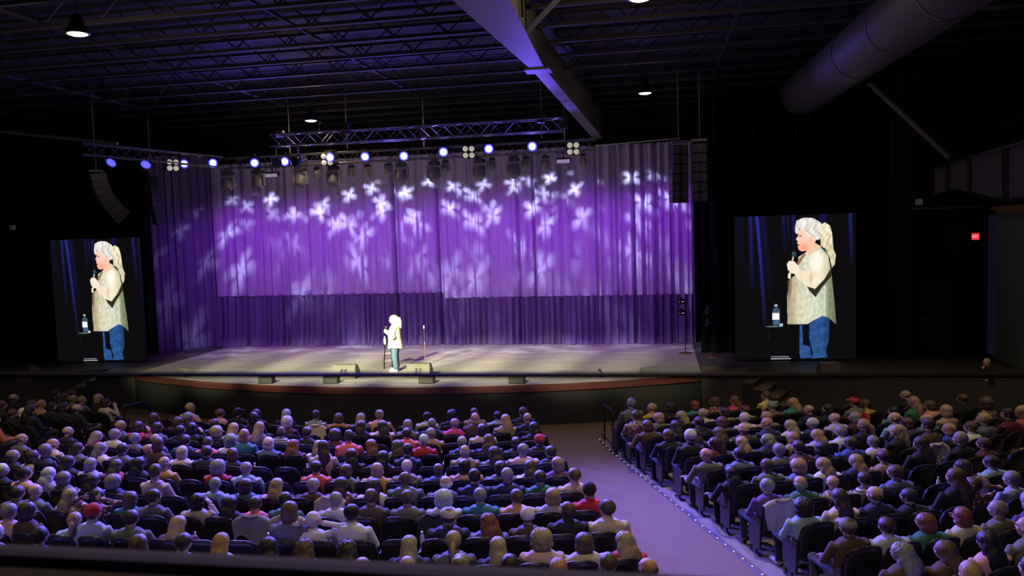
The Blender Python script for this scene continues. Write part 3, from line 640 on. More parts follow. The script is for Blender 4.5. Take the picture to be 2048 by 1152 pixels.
# line arrays
def array(name, loc, rz, n, w, h, d, curve, label, swing=0.0):
    a = empty(name, loc, rz, label, 'speaker', 'hanging line arrays'); z = 0; y = 0; ang = swing
    MB().box((0, d*.4, .08), (w*1.02, d*.9, .06)).tube([(0, d*.4, .1), (0, d*.4, 2.80)], .018).build('rigging_frame', M_DARKM, a)
    for k in range(n):
        c = MB().box((0, d/2, -h/2), (w, d, h*.97)).mesh('cabinet', M_SEATBLACK)
        o = link('cabinet', bevel(c, .015), a, (0, y, z)); o.rotation_euler = (ang, 0, 0)
        g = MB().box((-w*.27, -.012, -h/2), (w*.36, .02, h*.82)).box((w*.27, -.012, -h/2), (w*.36, .02, h*.82)).build('grille', M_GREYP, o)
        MB().box((0, -.01, -h/2), (w*.10, .016, h*.7)).build('horn', M_BLACKM, o)
        y += -sin(-ang)*h if False else sin(ang)*h; z -= cos(ang)*h; ang += curve
    return a
rp = at_y(1343, 287, .2)
array('line_array', (rp.x+.24, .2, 7.48), .25, 6, .46, .272, .4, .012, 'twin hanging line array column over the stage edge, nearer the curtain')
array('line_array', (rp.x+.76, .2, 7.50), -.15, 6, .42, .272, .4, .012, 'twin hanging line array column over the stage edge, nearer the door alcove')
lp = at_y(180, 348, -.3)
array('line_array', (lp.x, -.3, 7.42), radians(-52), 7, .95, .25, .45, .115, 'curved hanging line array at the far left above the screen', .12)
c2 = at_y(296, 350, 2.0)
array('line_array', (c2.x, 2.0, 7.5), radians(-20), 8, .28, .21, .3, .03, 'slim dark speaker column hanging between the left screen and the curtain')

# ================================================================== things on the stage
def wedge(loc, rz, s, label, slots=True):
    w = empty('stage_monitor', loc, rz, label, 'stage monitor', 'floor monitors')
    L_ = .62*s; P = [(-.24*s, 0), (.20*s, 0), (.24*s, .14*s), (.02*s, .36*s), (-.16*s, .36*s)]
    V = [(x, y, z) for x in (-L_/2, L_/2) for y, z in [(q_[0], q_[1]) for q_ in P]]
    n = len(P); mb = MB().add(V, [tuple(range(n)), tuple(range(2*n-1, n-1, -1))]+[(i, n+i, n+(i+1) % n, (i+1) % n) for i in range(n)])
    link('cabinet', bevel(mb.mesh('cabinet', mat('monitor_paint', (.13, .125, .11), .6)), .02*s), w)
    MB().box((0, .137*s, .255*s), (L_*.86, .012, .25*s), 0, radians(45)).build('grille', M_BLACKM, w)
    if slots:
        for x in (-.05, .05): MB().box((x*s, -.222*s, .19*s), (.05*s, .05*s, .13*s), 0, radians(-12)).build('handle_slot', M_BLACKM, w)
    return w
p = at_z(693, 755, HS); wedge((p.x, p.y, HS), radians(4), 1.12, 'wedge floor monitor with two slots at the stage lip before the stool')
p = at_z(840, 753, HS); wedge((p.x, p.y, HS), radians(4), 1.12, 'wedge floor monitor with two slots at the stage lip before the microphone stand')
p = at_z(374, 752, HS); wedge((p.x, p.y, HS), radians(-30), .7, 'low black floor monitor at the far corner of the stage', False)
p = at_z(1297, 752, HS); wedge((p.x, p.y, HS), radians(20), .7, 'low black floor monitor on the stage near the plywood apron', False)
p = at_z(1657, 746, HS); wedge((p.x, p.y, HS), radians(10), .85, 'black floor monitor in front of the screen by the door alcove', False)
p = at_z(62, 745, HS); wedge((p.x, p.y, HS), radians(-20), .7, 'black floor monitor in front of the far left screen', False)
p = at_z(1203, 754, HS); cl = empty('clip_light', (p.x, p.y, HS), .4, 'small black gooseneck fitting standing on the stage lip', 'stage light')
MB().lathe([(.01, 0), (.07, 0), (.07, .02), (.02, .03)], 12).build('base', M_BLACKM, cl); MB().tube([(0, 0, .02), (0, 0, .14), (-.05, -.02, .19)], .018).build('neck', M_BLACKM, cl); MB().ell((-.06, -.02, .2), (.055, .04, .035)).build('head', M_BLACKM, cl)
for i, x in enumerate((530, 660, 852, 1033)):
    p = at_z(x, 768, HS); f = empty('front_fill_speaker', (p.x, p.y+.12, HS), 0, 'small black front-fill speaker box on the stage lip, %s counting towards the aisle' % ORD[i+1], 'speaker', 'front fill speakers')
    link('cabinet', bevel(MB().box((0, 0, .1), (.44, .2, .2)).mesh('cabinet', M_BLACKM), .012), f); MB().box((0, -.103, .1), (.40, .01, .16)).build('grille', M_GREYP, f)
# bar stool and bottle
p = at_z(778, 737, HS); SX, SY = p.x-.03, p.y+.05
stl = empty('bar_stool', (SX, SY, HS), .3, 'tall black wooden bar stool beside the performer', 'stool')
ZS = .76
link('seat', bevel(MB().lathe([(.02, ZS-.035), (.16, ZS-.035), (.175, ZS-.015), (.165, ZS)], 18).mesh('seat', M_BLACKM, True), .004), stl)
for a in range(4):
    t = pi/4+a*pi/2; MB().tube([(.11*cos(t), .11*sin(t), ZS-.03), (.19*cos(t), .19*sin(t), 0)], [.018, .016], 6).build('leg', M_BLACKM, stl)
for z in (.24, .47):
    r = .19-.08*z/ZS
    for a in range(4):
        t = pi/4+a*pi/2; MB().tube([(r*cos(t), r*sin(t), z), (r*cos(t+pi/2), r*sin(t+pi/2), z)], .010, 6).build('rung', mat('rung_wood', (.35, .33, .3), .5), stl)
def bottle_parts(root, s=1.0):
    MB().lathe([(.005, 0), (.030*s, 0), (.033*s, .01*s), (.033*s, .13*s), (.025*s, .165*s), (.012*s, .185*s), (.012*s, .2*s)], 12).build('body', M_BOTTLE, root, True)
    MB().lathe([(.0345*s, .055*s), (.0345*s, .115*s)], 12, cap=False).build('label', M_LABEL, root, True)
    MB().lathe([(.002, .195*s), (.015*s, .195*s), (.015*s, .218*s), (.002, .218*s)], 10).build('cap', M_CAPW, root)
bt = empty('water_bottle', (SX-.07, SY-.04, HS+ZS), 0, 'clear water bottle standing on the bar stool', 'bottle'); bottle_parts(bt, 1.15)
# microphone stand
p = at_z(851, 734, HS); mst = empty('microphone_stand', (p.x, p.y, HS), 0, 'straight silver microphone stand with a round base, empty of its microphone', 'microphone stand')
MB().lathe([(.01, 0), (.14, 0), (.14, .02), (.03, .035), (.01, .035)], 20).build('base', M_ALU, mst, True); MB().tube([(0, 0, .03), (0, 0, .75)], .014).build('lower_pole', M_DARKM, mst); MB().tube([(0, 0, .7), (0, 0, 1.22)], .009).build('upper_pole', M_ALU, mst); MB().lathe([(.012, .70), (.022, .71), (.022, .79), (.012, .8)], 10).build('clutch', M_ALU, mst); MB().lathe([(.01, 1.2), (.022, 1.21), (.026, 1.29), (.02, 1.3)], 10).build('clip', mat('clip_grey', (.45, .44, .42), .4), mst)
# side lights on stands
for i, (x, yb, Yl, lb) in enumerate(((1371, 707, None, 'thin light stand with two violet-lit side lamps at the curtain edge'), (1427, 714, None, 'thin dark light stand before the black drape beside the screen'))):
    p = at_z(x, yb, HS); s_ = empty('light_stand', (p.x, p.y, HS), 0, lb, 'light stand', 'side light stands')
    hgt = 1.75 if i == 0 else 1.5
    MB().lathe([(.01, 0), (.2, 0), (.2, .03), (.03, .05)], 16).build('base', mat('stand_base', (.10, .05, .03), .5), s_); MB().tube([(0, 0, .04), (0, 0, hgt)], .017).build('pole', M_BLACKM, s_)
    for k, z in enumerate((hgt-.42, hgt-.05)):
        la = MB().lathe([(.02, -.12), (.06, -.12), (.15, .08), (.15, .1)], 12, Matrix.Translation((-.1, -.02, z)) @ Matrix.Rotation(radians(-75), 4, 'Y') @ Matrix.Rotation(.3, 4, 'X')).build('lamp', M_BLACKM, s_, True)
        MB().box((-.10, -.15, z), (.16, .02, .03)).build('highlight_strip', M_BARL if i == 0 else M_GREYP, la)  # strip paints a highlight along the lamp, glowing only on the violet-lit stand
# ================================================================== aisle
STRIP_PH = .3190
sr = empty('aisle_light_strip', polar(25, STRIP_PH, floor_z(25)), 0, 'thin dark aisle edge strip with tiny white lamps beside the right block of seats', 'light strip')
o0 = Vector(sr.location)
rs_ = np.arange(19.6, 32.5, .305)
MB().tube([polar(r, STRIP_PH, floor_z(r)+.008)-o0 for r in (19.6, 20.7, 21, 26, 32.5)], .014, 5).build('strip', M_BLACKM, sr)
lm = MB().ell((0, 0, 0), (.011, .011, .008), 6, 4).mesh('lamp', M_STRIPL)
for r in rs_: link('lamp', lm, sr, polar(r, STRIP_PH, floor_z(r)+.022)-o0)
for s in (1, -1):
    h = empty('aisle_handrail', polar(19.6, .3255*s, floor_z(19.6)), .3255*s, 'black U-shaped floor handrail at the front of the %s' % ('carpeted aisle' if s > 0 else 'far aisle by the left block'), 'handrail', 'aisle handrails')
    MB().tube([(0, 0, 0), (0, 0, .84)], .022).build('post', M_BLACKM, h); MB().tube([(0, -.75, 0), (0, -.75, .86)], .022).build('post', M_BLACKM, h)
    MB().tube([(0, .06, .93), (0, 0, .90), (0, -.75, .91), (0, -.80, .8)], .026).build('rail', M_BLACKM, h)
# ================================================================== balcony front: glass panel on a low ledge
YG = CAM[1]+.80
zt = CAM[2]-.101*.8/.55; zb = CAM[2]-.254*.8/.55
lg = struct(MB().box((7.5, YG-.33, zb-.30), (14, .70, .6)).build('balcony_ledge', M_LEDGE))
gl = bpy.data.materials.new('railing_glass'); gl.use_nodes = True; N = gl.node_tree.nodes; L = gl.node_tree.links; N.remove(N['Principled BSDF'])
out = next(n for n in N if n.type == 'OUTPUT_MATERIAL'); tr_ = N.new('ShaderNodeBsdfTransparent'); tr_.inputs[0].default_value = (.93, .94, .95, 1); gs = N.new('ShaderNodeBsdfGlossy'); gs.inputs['Roughness'].default_value = .04
lw = N.new('ShaderNodeFresnel'); lw.inputs[0].default_value = 1.45; mx = N.new('ShaderNodeMixShader'); L.new(lw.outputs[0], mx.inputs[0]); L.new(tr_.outputs[0], mx.inputs[1]); L.new(gs.outputs[0], mx.inputs[2]); L.new(mx.outputs[0], out.inputs[0])
gr = empty('glass_railing', (7.5, YG, zb), 0, 'clear glass balcony railing panel with a dark polished top edge', 'railing')
hh = zt-zb
MB().add([(-7, -.009, 0), (7, -.009, 0), (7, -.009, hh), (-7, -.009, hh)], [(0, 1, 2, 3)]).build('pane', gl, gr)
MB().box((0, .0, hh-.002), (14, .015, .004)).build('top_edge', mat('glass_edge', (.004, .004, .007), .6, spec=.04), gr)
MB().box((0, -.01, .004), (14, .03, .012)).build('base_shoe', M_LEDGE, gr)

# ================================================================== people: body builder
def remesh(mb, voxel, ratio, smooth=3):
    me = mb.mesh('tmp', M_SKIN); o = bpy.data.objects.new('tmp', me); COL.objects.link(o)
    r = o.modifiers.new('r', 'REMESH'); r.mode = 'VOXEL'; r.voxel_size = voxel
    s = o.modifiers.new('s', 'SMOOTH'); s.iterations = smooth; s.factor = .5
    d = o.modifiers.new('d', 'DECIMATE'); d.ratio = ratio
    bpy.context.view_layer.update(); dg = bpy.context.evaluated_depsgraph_get(); ev = o.evaluated_get(dg); em = ev.to_mesh()
    n = len(em.vertices); V = np.empty(n*3); em.vertices.foreach_get('co', V); V = V.reshape(-1, 3)
    NN = np.empty(n*3); em.vertices.foreach_get('normal', NN); NN = NN.reshape(-1, 3)
    Fc = [tuple(p.vertices) for p in em.polygons]; ev.to_mesh_clear()
    bpy.data.objects.remove(o); bpy.data.meshes.remove(me); return V, NN, Fc
HEAD_A, HEAD_B, HEAD_C = .076, .097, .118
def head_prims(mb, M):
    R = M.to_3x3()
    E_ = lambda c, r, nu=14, nv=9: mb.ell(M @ Vector(c), r, nu, nv, 0, R)
    E_((0, -.012, .028), (.076, .096, .088)); E_((0, .022, -.035), (.058, .070, .080)); E_((0, .050, -.085), (.030, .032, .024))
    E_((0, .096, -.018), (.012, .020, .024), 8, 6); E_((0, .075, .022), (.055, .022, .02), 10, 6)
    for s in (-1, 1): E_((s*.077, -.008, -.012), (.010, .022, .032), 8, 6); E_((s*.036, .058, -.03), (.024, .026, .026), 8, 6)
def hand_prims(mb, w, d, side, palm_n=(0, 0, -1), curl=.5, s=1.0):
    # palm from wrist w along d, four unequal fingers with a knuckle bend, thumb from the side
    w = Vector(w); d = Vector(d).normalized(); nrm = Vector(palm_n); lat = d.cross(nrm).normalized(); nrm = lat.cross(d).normalized()
    q = d.to_track_quat('Z', 'Y').to_matrix(); Rm = Matrix((lat, nrm, d)).transposed()
    mb.ell(w+d*.045*s, (.042*s, .017*s, .052*s), 10, 7, 0, Rm)
    for k, ln in enumerate((.066, .076, .071, .055)):
        b = w+d*.085*s+lat*(k-1.5)*.0205*s*side; m1 = b+(d*cos(curl)+nrm*sin(curl))*ln*.5*s; e = m1+(d*cos(curl*2.2)+nrm*sin(curl*2.2))*ln*.5*s
        mb.tube([b-d*.03*s, b, m1, e], [.0105*s, .0105*s, .0095*s, .008*s], 6)
    t0 = w+d*.03*s-lat*.036*s*side; t1 = t0+(d*.6-lat*side*.7+nrm*.3).normalized()*.04*s; t2 = t1+(d*.9-lat*side*.1+nrm*.5).normalized()*.03*s
    mb.tube([t0, t1, t2], [.014*s, .0115*s, .009*s], 6)
def seglist(V, segs):
    best = np.full(len(V), 1e9); idx = np.zeros(len(V), int)
    for i, (nm, a, b, ra, rb) in enumerate(segs):
        a, b = np.array(a, float), np.array(b, float); d = b-a; t = np.clip((V-a) @ d/(d @ d+1e-12), 0, 1)
        D = np.linalg.norm(V-(a+t[:, None]*d), axis=1)-(ra+(rb-ra)*t); k = D < best; best[k] = D[k]; idx[k] = i
    return np.array([s[0] for s in segs], dtype=object)[idx]
def shell(name, V, NN, Fc, sel, off, mt, extra=None):
    keep = [f for f in Fc if all(sel[i] for i in f)]; used = sorted({i for f in keep for i in f}); mp = {v: k for k, v in enumerate(used)}
    mb = MB().add((V[used]+NN[used]*off).tolist(), [tuple(mp[i] for i in f) for f in keep])
    if extra: extra(mb)
    return mb.mesh(name, mt, True)
def ring_torso(mb, rings, n=20):
    V = []; Fc = []
    for (c, hw, hd) in rings:
        for k in range(n):
            t = 2*pi*k/n; ct, st = cos(t), sin(t)
            V.append((c[0]+hw*math.copysign(abs(ct)**.85, ct), c[1]+hd*math.copysign(abs(st)**.85, st), c[2]))
    for i in range(len(rings)-1):
        for k in range(n): Fc.append((i*n+k, i*n+(k+1) % n, (i+1)*n+(k+1) % n, (i+1)*n+k))
    Fc.append(tuple(range(n))[::-1]); Fc.append(tuple((len(rings)-1)*n+k for k in range(n)))
    mb.add(V, Fc)
def make_body(P, voxel=.0105, ratio=.30):
    """P: joints dict. returns meshes + head matrix"""
    mb = MB(); ring_torso(mb, P['rings'])
    segs = []
    for (nm, pts, rs) in P['limbs']:
        mb.tube(pts, rs, 10)
        for p, r in zip(pts[1:-1], rs[1:-1]): mb.ell(p, (r*1.02, r*1.02, r*1.02), 10, 7)
        for i in range(len(pts)-1): segs.append((nm[i] if isinstance(nm, (list, tuple)) else nm, pts[i], pts[i+1], rs[i], rs[i+1]))
    rr = P['rings']
    for i in range(len(rr)-1): segs.append((P['ringnames'][i], rr[i][0], rr[i+1][0], (rr[i][1]+rr[i][2])/2, (rr[i+1][1]+rr[i+1][2])/2))
    nb, hc = Vector(P['neck']), Vector(P['head'])
    mb.tube([nb-Vector((0, 0, .06)), nb, hc+Vector((0, -.015, -.05))], [.062, .055, .052], 12); segs.append(('neck', nb+Vector((0, 0, .025)), hc, .055, .055))
    M = Matrix.Translation(hc) @ Matrix.Rotation(P['yaw'], 4, 'Z') @ Matrix.Rotation(P.get('nod', 0), 4, 'X') @ Matrix.Scale(P.get('hs', 1.0), 4); head_prims(mb, M)
    segs.append(('head', hc+Vector((0, 0, -.04)), hc+Vector((0, 0, .04)), .09, .09))
    for (w, d, side, pn, cu) in P['hands']:
        hand_prims(mb, w, d, side, pn, cu); segs.append(('hand', Vector(w)+Vector(d).normalized()*.035, Vector(w)+Vector(d).normalized()*.15, .035, .03))
    V, NN, Fc = remesh(mb, voxel, ratio)
    lab = seglist(V, segs)
    isin = lambda *a: np.isin(lab, a)
    out = {}
    bb = MB().add(V.tolist(), Fc)
    for s in (-1, 1): bb.ell(M @ Vector((s*.032, .082, .010)), (.012, .007, .007), 8, 6, 1, M.to_3x3())
    bb.ell(M @ Vector((0, .088, -.052)), (.022, .007, .006), 8, 6, 2, M.to_3x3())
    out['body'] = bb.mesh('body', [M_SKIN, M_EYE, M_LIP], True)
    sh = isin('torso', 'uarm', 'farm', 'pelvis')
    out['shirt'] = shell('shirt', V, NN, Fc, sh, P.get('soff', .010), M_CLOTH, P.get('skirt'))
    out['trousers'] = shell('trousers', V, NN, Fc, isin('pelvis', 'thigh', 'shin'), .007, M_CLOTH)
    out['shoes'] = shell('shoes', V, NN, Fc, isin('foot'), .006, M_CLOTH)
    out['head'] = M
    return out
def seated(pose, yaw):
    lean = {1: -.10, 2: .10}.get(pose, 0); fw = .05 if pose == 4 else 0
    T = lambda x, y, z: (x+lean*(z-.5), y+fw*(z-.5)*2, z)
    rings = [(T(0, .02, .44), .13, .12), (T(0, .0, .50), .175, .13), (T(0, -.03, .62), .165, .115), (T(0, -.06, .76), .172, .115), (T(0, -.08, .89), .192, .112), (T(0, -.085, .985), .176, .094), (T(0, -.08, 1.04), .110, .074)]
    L = []; H = []
    for s in (-1, 1):
        sh = T(s*.180, -.08, .980)
        if pose == 3: el, wr, hd = T(s*.37, -.06, 1.10), T(s*.15, -.14, 1.19), (-s, .1, .15)
        elif pose == 5 and s > 0: el, wr, hd = T(.24, .10, .80), T(.09, .14, 1.03), (-.4, .05, 1)
        elif (pose == 1 and s < 0) or (pose == 2 and s > 0): el, wr, hd = T(s*.34, -.02, .70), T(s*.28, .24, .68), (0, 1, -.15)
        else: el, wr, hd = T(s*.25, .02, .72), T(s*.115, .25, .645), (-s*.5, .9, -.1)
        L.append((('uarm', 'farm'), [sh, el, wr], [.060, .047, .034])); H.append((wr, hd, s, (0, 0, -1) if pose != 3 else (0, 1, 0), .35))
        L.append((('thigh', 'shin'), [(s*.09, .02, .53), (s*.115, .43, .53), (s*.115, .40, .09)], [.088, .066, .044]))
        L.append(('foot', [(s*.115, .37, .055), (s*.12, .46, .05), (s*.125, .60, .035)], [.045, .042, .028]))
    return make_body(dict(rings=rings, ringnames=['pelvis', 'pelvis', 'torso', 'torso', 'torso', 'torso'], limbs=L, hands=H, neck=T(0, -.07, 1.05), head=T(0, -.035, 1.19), yaw=yaw, hs=1.04))
BODY = {}
def get_body(pose, yq):
    if (pose, yq) not in BODY: BODY[(pose, yq)] = seated(pose, radians(yq))
    return BODY[(pose, yq)]
# ---- hair: radial hulls over the skull
def hull(ells, nu=30, nv=22, noise=0.0, nfreq=9, seed=0, groove=.0):
    r = np.random.RandomState(seed); V = []; Fc = []
    ph = r.uniform(0, 6.28, 8)
    for j in range(nv+1):
        th = pi*j/nv
        for i in range(nu):
            p = 2*pi*i/nu; d = np.array([sin(th)*cos(p), sin(th)*sin(p), cos(th)]); best = .04
            for (cx, cy, cz, a, b, c) in ells:
                R = np.array([a, b, c]); D = d/R; C = np.array([cx, cy, cz])/R; A = D @ D; B = D @ C; K = C @ C-1; q = B*B-A*K
                if q > 0: best = max(best, (B+sqrt(q))/A)
            best *= 1+noise*(sin(nfreq*p+ph[0]+3*th)*sin(nfreq*.8*th+ph[1])+.6*sin(nfreq*1.7*p+ph[2])*sin(nfreq*1.9*th+ph[3]))+groove*sin(13*p+ph[4]+1.5*sin(3*th))
            V.append(tuple(d*best))
    for j in range(nv):
        for i in range(nu): Fc.append((j*nu+i, (j+1)*nu+i, (j+1)*nu+(i+1) % nu, j*nu+(i+1) % nu))
    return MB().add(V, Fc)
SKULL = (0, -.016, .024, .086, .102, .110)
HAIR = {
 's': hull([SKULL], groove=.012), 'f': hull([(0, -.026, -.018, .086, .092, .070)], groove=.01),
 'o': hull([(0, -.018, .024, .092, .106, .112), (0, -.035, -.055, .100, .086, .115)], groove=.025, seed=1),
 'l': hull([(0, -.018, .024, .090, .106, .112), (0, -.06, -.07, .098, .075, .16), (0, -.125, -.20, .105, .062, .19)], nu=34, nv=30, groove=.03, seed=2),
 'w': hull([(0, -.018, .024, .094, .108, .114), (0, -.06, -.07, .115, .08, .16), (0, -.125, -.20, .130, .066, .19)], nu=40, nv=34, noise=.05, groove=.02, seed=3),
 'c': hull([(0, -.022, .025, .116, .122, .124), (0, -.035, -.05, .122, .095, .105)], nu=40, nv=30, noise=.06, nfreq=11, seed=4),
 'p': hull([(0, -.016, .024, .086, .104, .112), (0, -.125, .005, .030, .045, .035), (0, -.165, -.10, .038, .035, .13)], nu=44, nv=34, groove=.015, seed=5),
 'u': hull([(0, -.016, .024, .086, .104, .112), (0, -.09, .095, .050, .050, .045)], nu=36, nv=28, groove=.02, seed=6)}
HAIRM = {k: v.mesh('hair_'+k, M_HAIR, True) for k, v in HAIR.items()}
capm = hull([(0, -.012, .040, .090, .106, .088)], 28, 18)
capm.add([(x*.085, .085+.075*(1-x*x), .045-.012*x*x+z) for z in (0, .008) for x in np.linspace(-1, 1, 9)]+[(x*.085, .055, .050+z) for z in (0, .008) for x in np.linspace(-1, 1, 9)],
         [(i, i+1, 19+i, 18+i) for i in range(8)]+[(9+i, 27+i, 28+i, 10+i) for i in range(8)]+[(i, 9+i, 10+i, i+1) for i in range(8)])
CAPM = capm.mesh('cap', M_CLOTH, True)
bcap = hull([(0, -.012, .036, .091, .108, .094)], 28, 18); bcap.ell((0, -.112, .02), (.05, .012, .012), 10, 6)
BCAPM = bcap.mesh('cap', M_CLOTH, True)
BEANM = hull([(0, -.014, .034, .093, .110, .108)], 28, 20, noise=.006, nfreq=14).mesh('beanie', M_CLOTH, True)
HCOL = dict(k=(.008, .007, .008), d=(.030, .018, .013), n=(.085, .048, .028), r=(.16, .055, .028), y=(.34, .24, .13), g=(.22, .205, .20), h=(.52, .50, .48), m=(.045, .010, .014), R=(.42, .03, .035))
SCOL = dict(black=(.010, .010, .012), navy=(.018, .022, .055), grey=(.12, .12, .125), white=(.62, .60, .60), cream=(.52, .46, .36), tan=(.30, .22, .14), brown=(.075, .045, .028), maroon=(.085, .018, .028), red=(.42, .025, .03), coral=(.62, .14, .10), pink=(.60, .38, .36), hotpink=(.60, .06, .20), orange=(.48, .15, .04), peach=(.58, .32, .22), mustard=(.50, .30, .05), yellow=(.60, .48, .18), green=(.03, .14, .08), olive=(.13, .14, .10), teal=(.03, .20, .22), blue=(.04, .08, .30), lightblue=(.30, .42, .52), denim=(.10, .14, .24), purple=(.10, .05, .20), lavender=(.40, .36, .48), stripe=(.60, .56, .50), plaid=(.16, .05, .05), floral=(.45, .38, .32))
SWORD = dict(hotpink='hot pink', lightblue='light blue', stripe='striped', plaid='plaid', floral='patterned', denim='faded denim-blue')
# ================================================================== theatre seats
def seat_meshes():
    U = np.linspace(-1, 1, 13); W_ = np.linspace(0, 1, 8)
    def surf(off, inset, zb):
        V = []
        for v in W_:
            for u in U:
                top = .84-.095*abs(u)**3.2-inset; z = zb+inset+(top-zb-inset)*v
                x = (.250-inset)*u*(1-.10*abs(u)**6*v**6); V.append((x, .15*(1-(z-.30)/.54)-.040*(1-u*u)+off, z))
        return V
    def solid(o0, o1, inset0, inset1, zb, name, mt):
        a = surf(o0, inset0, zb); b = surf(o1, inset1, zb); n, k = len(U), len(W_); N0 = n*k; Fc = []
        for j in range(k-1):
            for i in range(n-1):
                Fc.append((j*n+i, j*n+i+1, (j+1)*n+i+1, (j+1)*n+i)); Fc.append((N0+j*n+i, N0+(j+1)*n+i, N0+(j+1)*n+i+1, N0+j*n+i+1))
        ring = list(range(n))+[j*n+n-1 for j in range(1, k)]+[(k-1)*n+i for i in range(n-2, -1, -1)]+[j*n for j in range(k-2, 0, -1)]
        for p, q in zip(ring, ring[1:]+ring[:1]): Fc.append((q, p, N0+p, N0+q))
        return MB().add(a+b, Fc).mesh(name, mt, True)
    S = {}
    S['back_shell'] = solid(-.012, .026, .008, 0, .28, 'back_shell', M_SEATBLACK)
    S['rim_highlight'] = MB().tube([((.250)*u*(1-.10*abs(u)**6), .15*(1-(.84-.095*abs(u)**3.2-.30)/.54)-.040*(1-u*u)+.006, .842-.095*abs(u)**3.2) for u in np.linspace(-.985, .985, 15)], .012, 6).mesh('rim_highlight', mat('rim_highlight_grey', (.045, .045, .05), .28), True)  # added paler tube imitating light caught along the rounded top edge
    S['back_pad'] = solid(.022, .075, .022, .04, .36, 'back_pad', M_SEATFAB)
    S['seat_cushion'] = bevel(MB().box((0, .34, .40), (.47, .44, .10), 0, .05).mesh('seat_cushion', M_SEATFAB, True), .03)
    arm = MB().box((-.265, .30, .585), (.055, .34, .035)).mesh('armrest', M_SEATWOOD); S['armrest'] = bevel(arm, .012)
    S['standard'] = MB().box((-.265, .27, .30), (.028, .10, .56)).box((-.265, .27, .012), (.05, .30, .024)).mesh('standard', M_BLACKM)
    S['end_panel'] = bevel(MB().add([(-.288, .10, .10), (-.288, .42, .10), (-.288, .47, .575), (-.288, .06, .575), (-.248, .10, .10), (-.248, .42, .10), (-.248, .47, .575), (-.248, .06, .575)], [(0, 1, 2, 3), (7, 6, 5, 4), (0, 4, 5, 1), (1, 5, 6, 2), (2, 6, 7, 3), (3, 7, 4, 0)]).mesh('end_panel', M_SEATWOOD), .01)
    return S
SM = seat_meshes()
BLOCKS = {}
def add_row(bk, k, r, phs):
    BLOCKS.setdefault(bk, {})[k] = (r, phs)
for k in range(12):
    r = 20.85+.975*k; e = .228+.0028*(r-20.85); phs = []
    p = e-.265/r
    while p > -e: phs.append(p); p -= .53/r
    add_row('centre', k, r, phs)
    r = 21.08+.975*k; p = .3235+.001*(r-22)+.265/r; phs = []
    while p < .86: phs.append(p); p += .53/r
    add_row('right', k, r, phs)
    r = 20.85+.975*k; p = -.3225-.265/r; phs = []
    while p > -.80: phs.append(p); p -= .53/r
    add_row('left', k, r, phs)
def usable(bk, r, ph):
    return bk == 'centre' or (project(polar(r, ph, floor_z(r)+.84))[1] > 803 and abs(r*sin(ph)) < 16.4)
SEATS = []; OUTSIDE = []
for bk, rows in BLOCKS.items():
    for k, (r, phs) in rows.items():
        for j, ph in enumerate(phs):
            x, y, d = project(polar(r, ph, floor_z(r)+.8))
            if not usable(bk, r, ph): continue
            if -45 < x < 2093 and 700 < y < 1190: SEATS.append((d, bk, k, j, r, ph))
            elif -330 < x < 2400 and 700 < y < 1330: OUTSIDE.append((r, ph))
SEATS.sort()
def where(bk, k, j): return '%s seat from aisle, %s row from stage, %s block' % (ORD[j+1], ORD[k+1], bk)
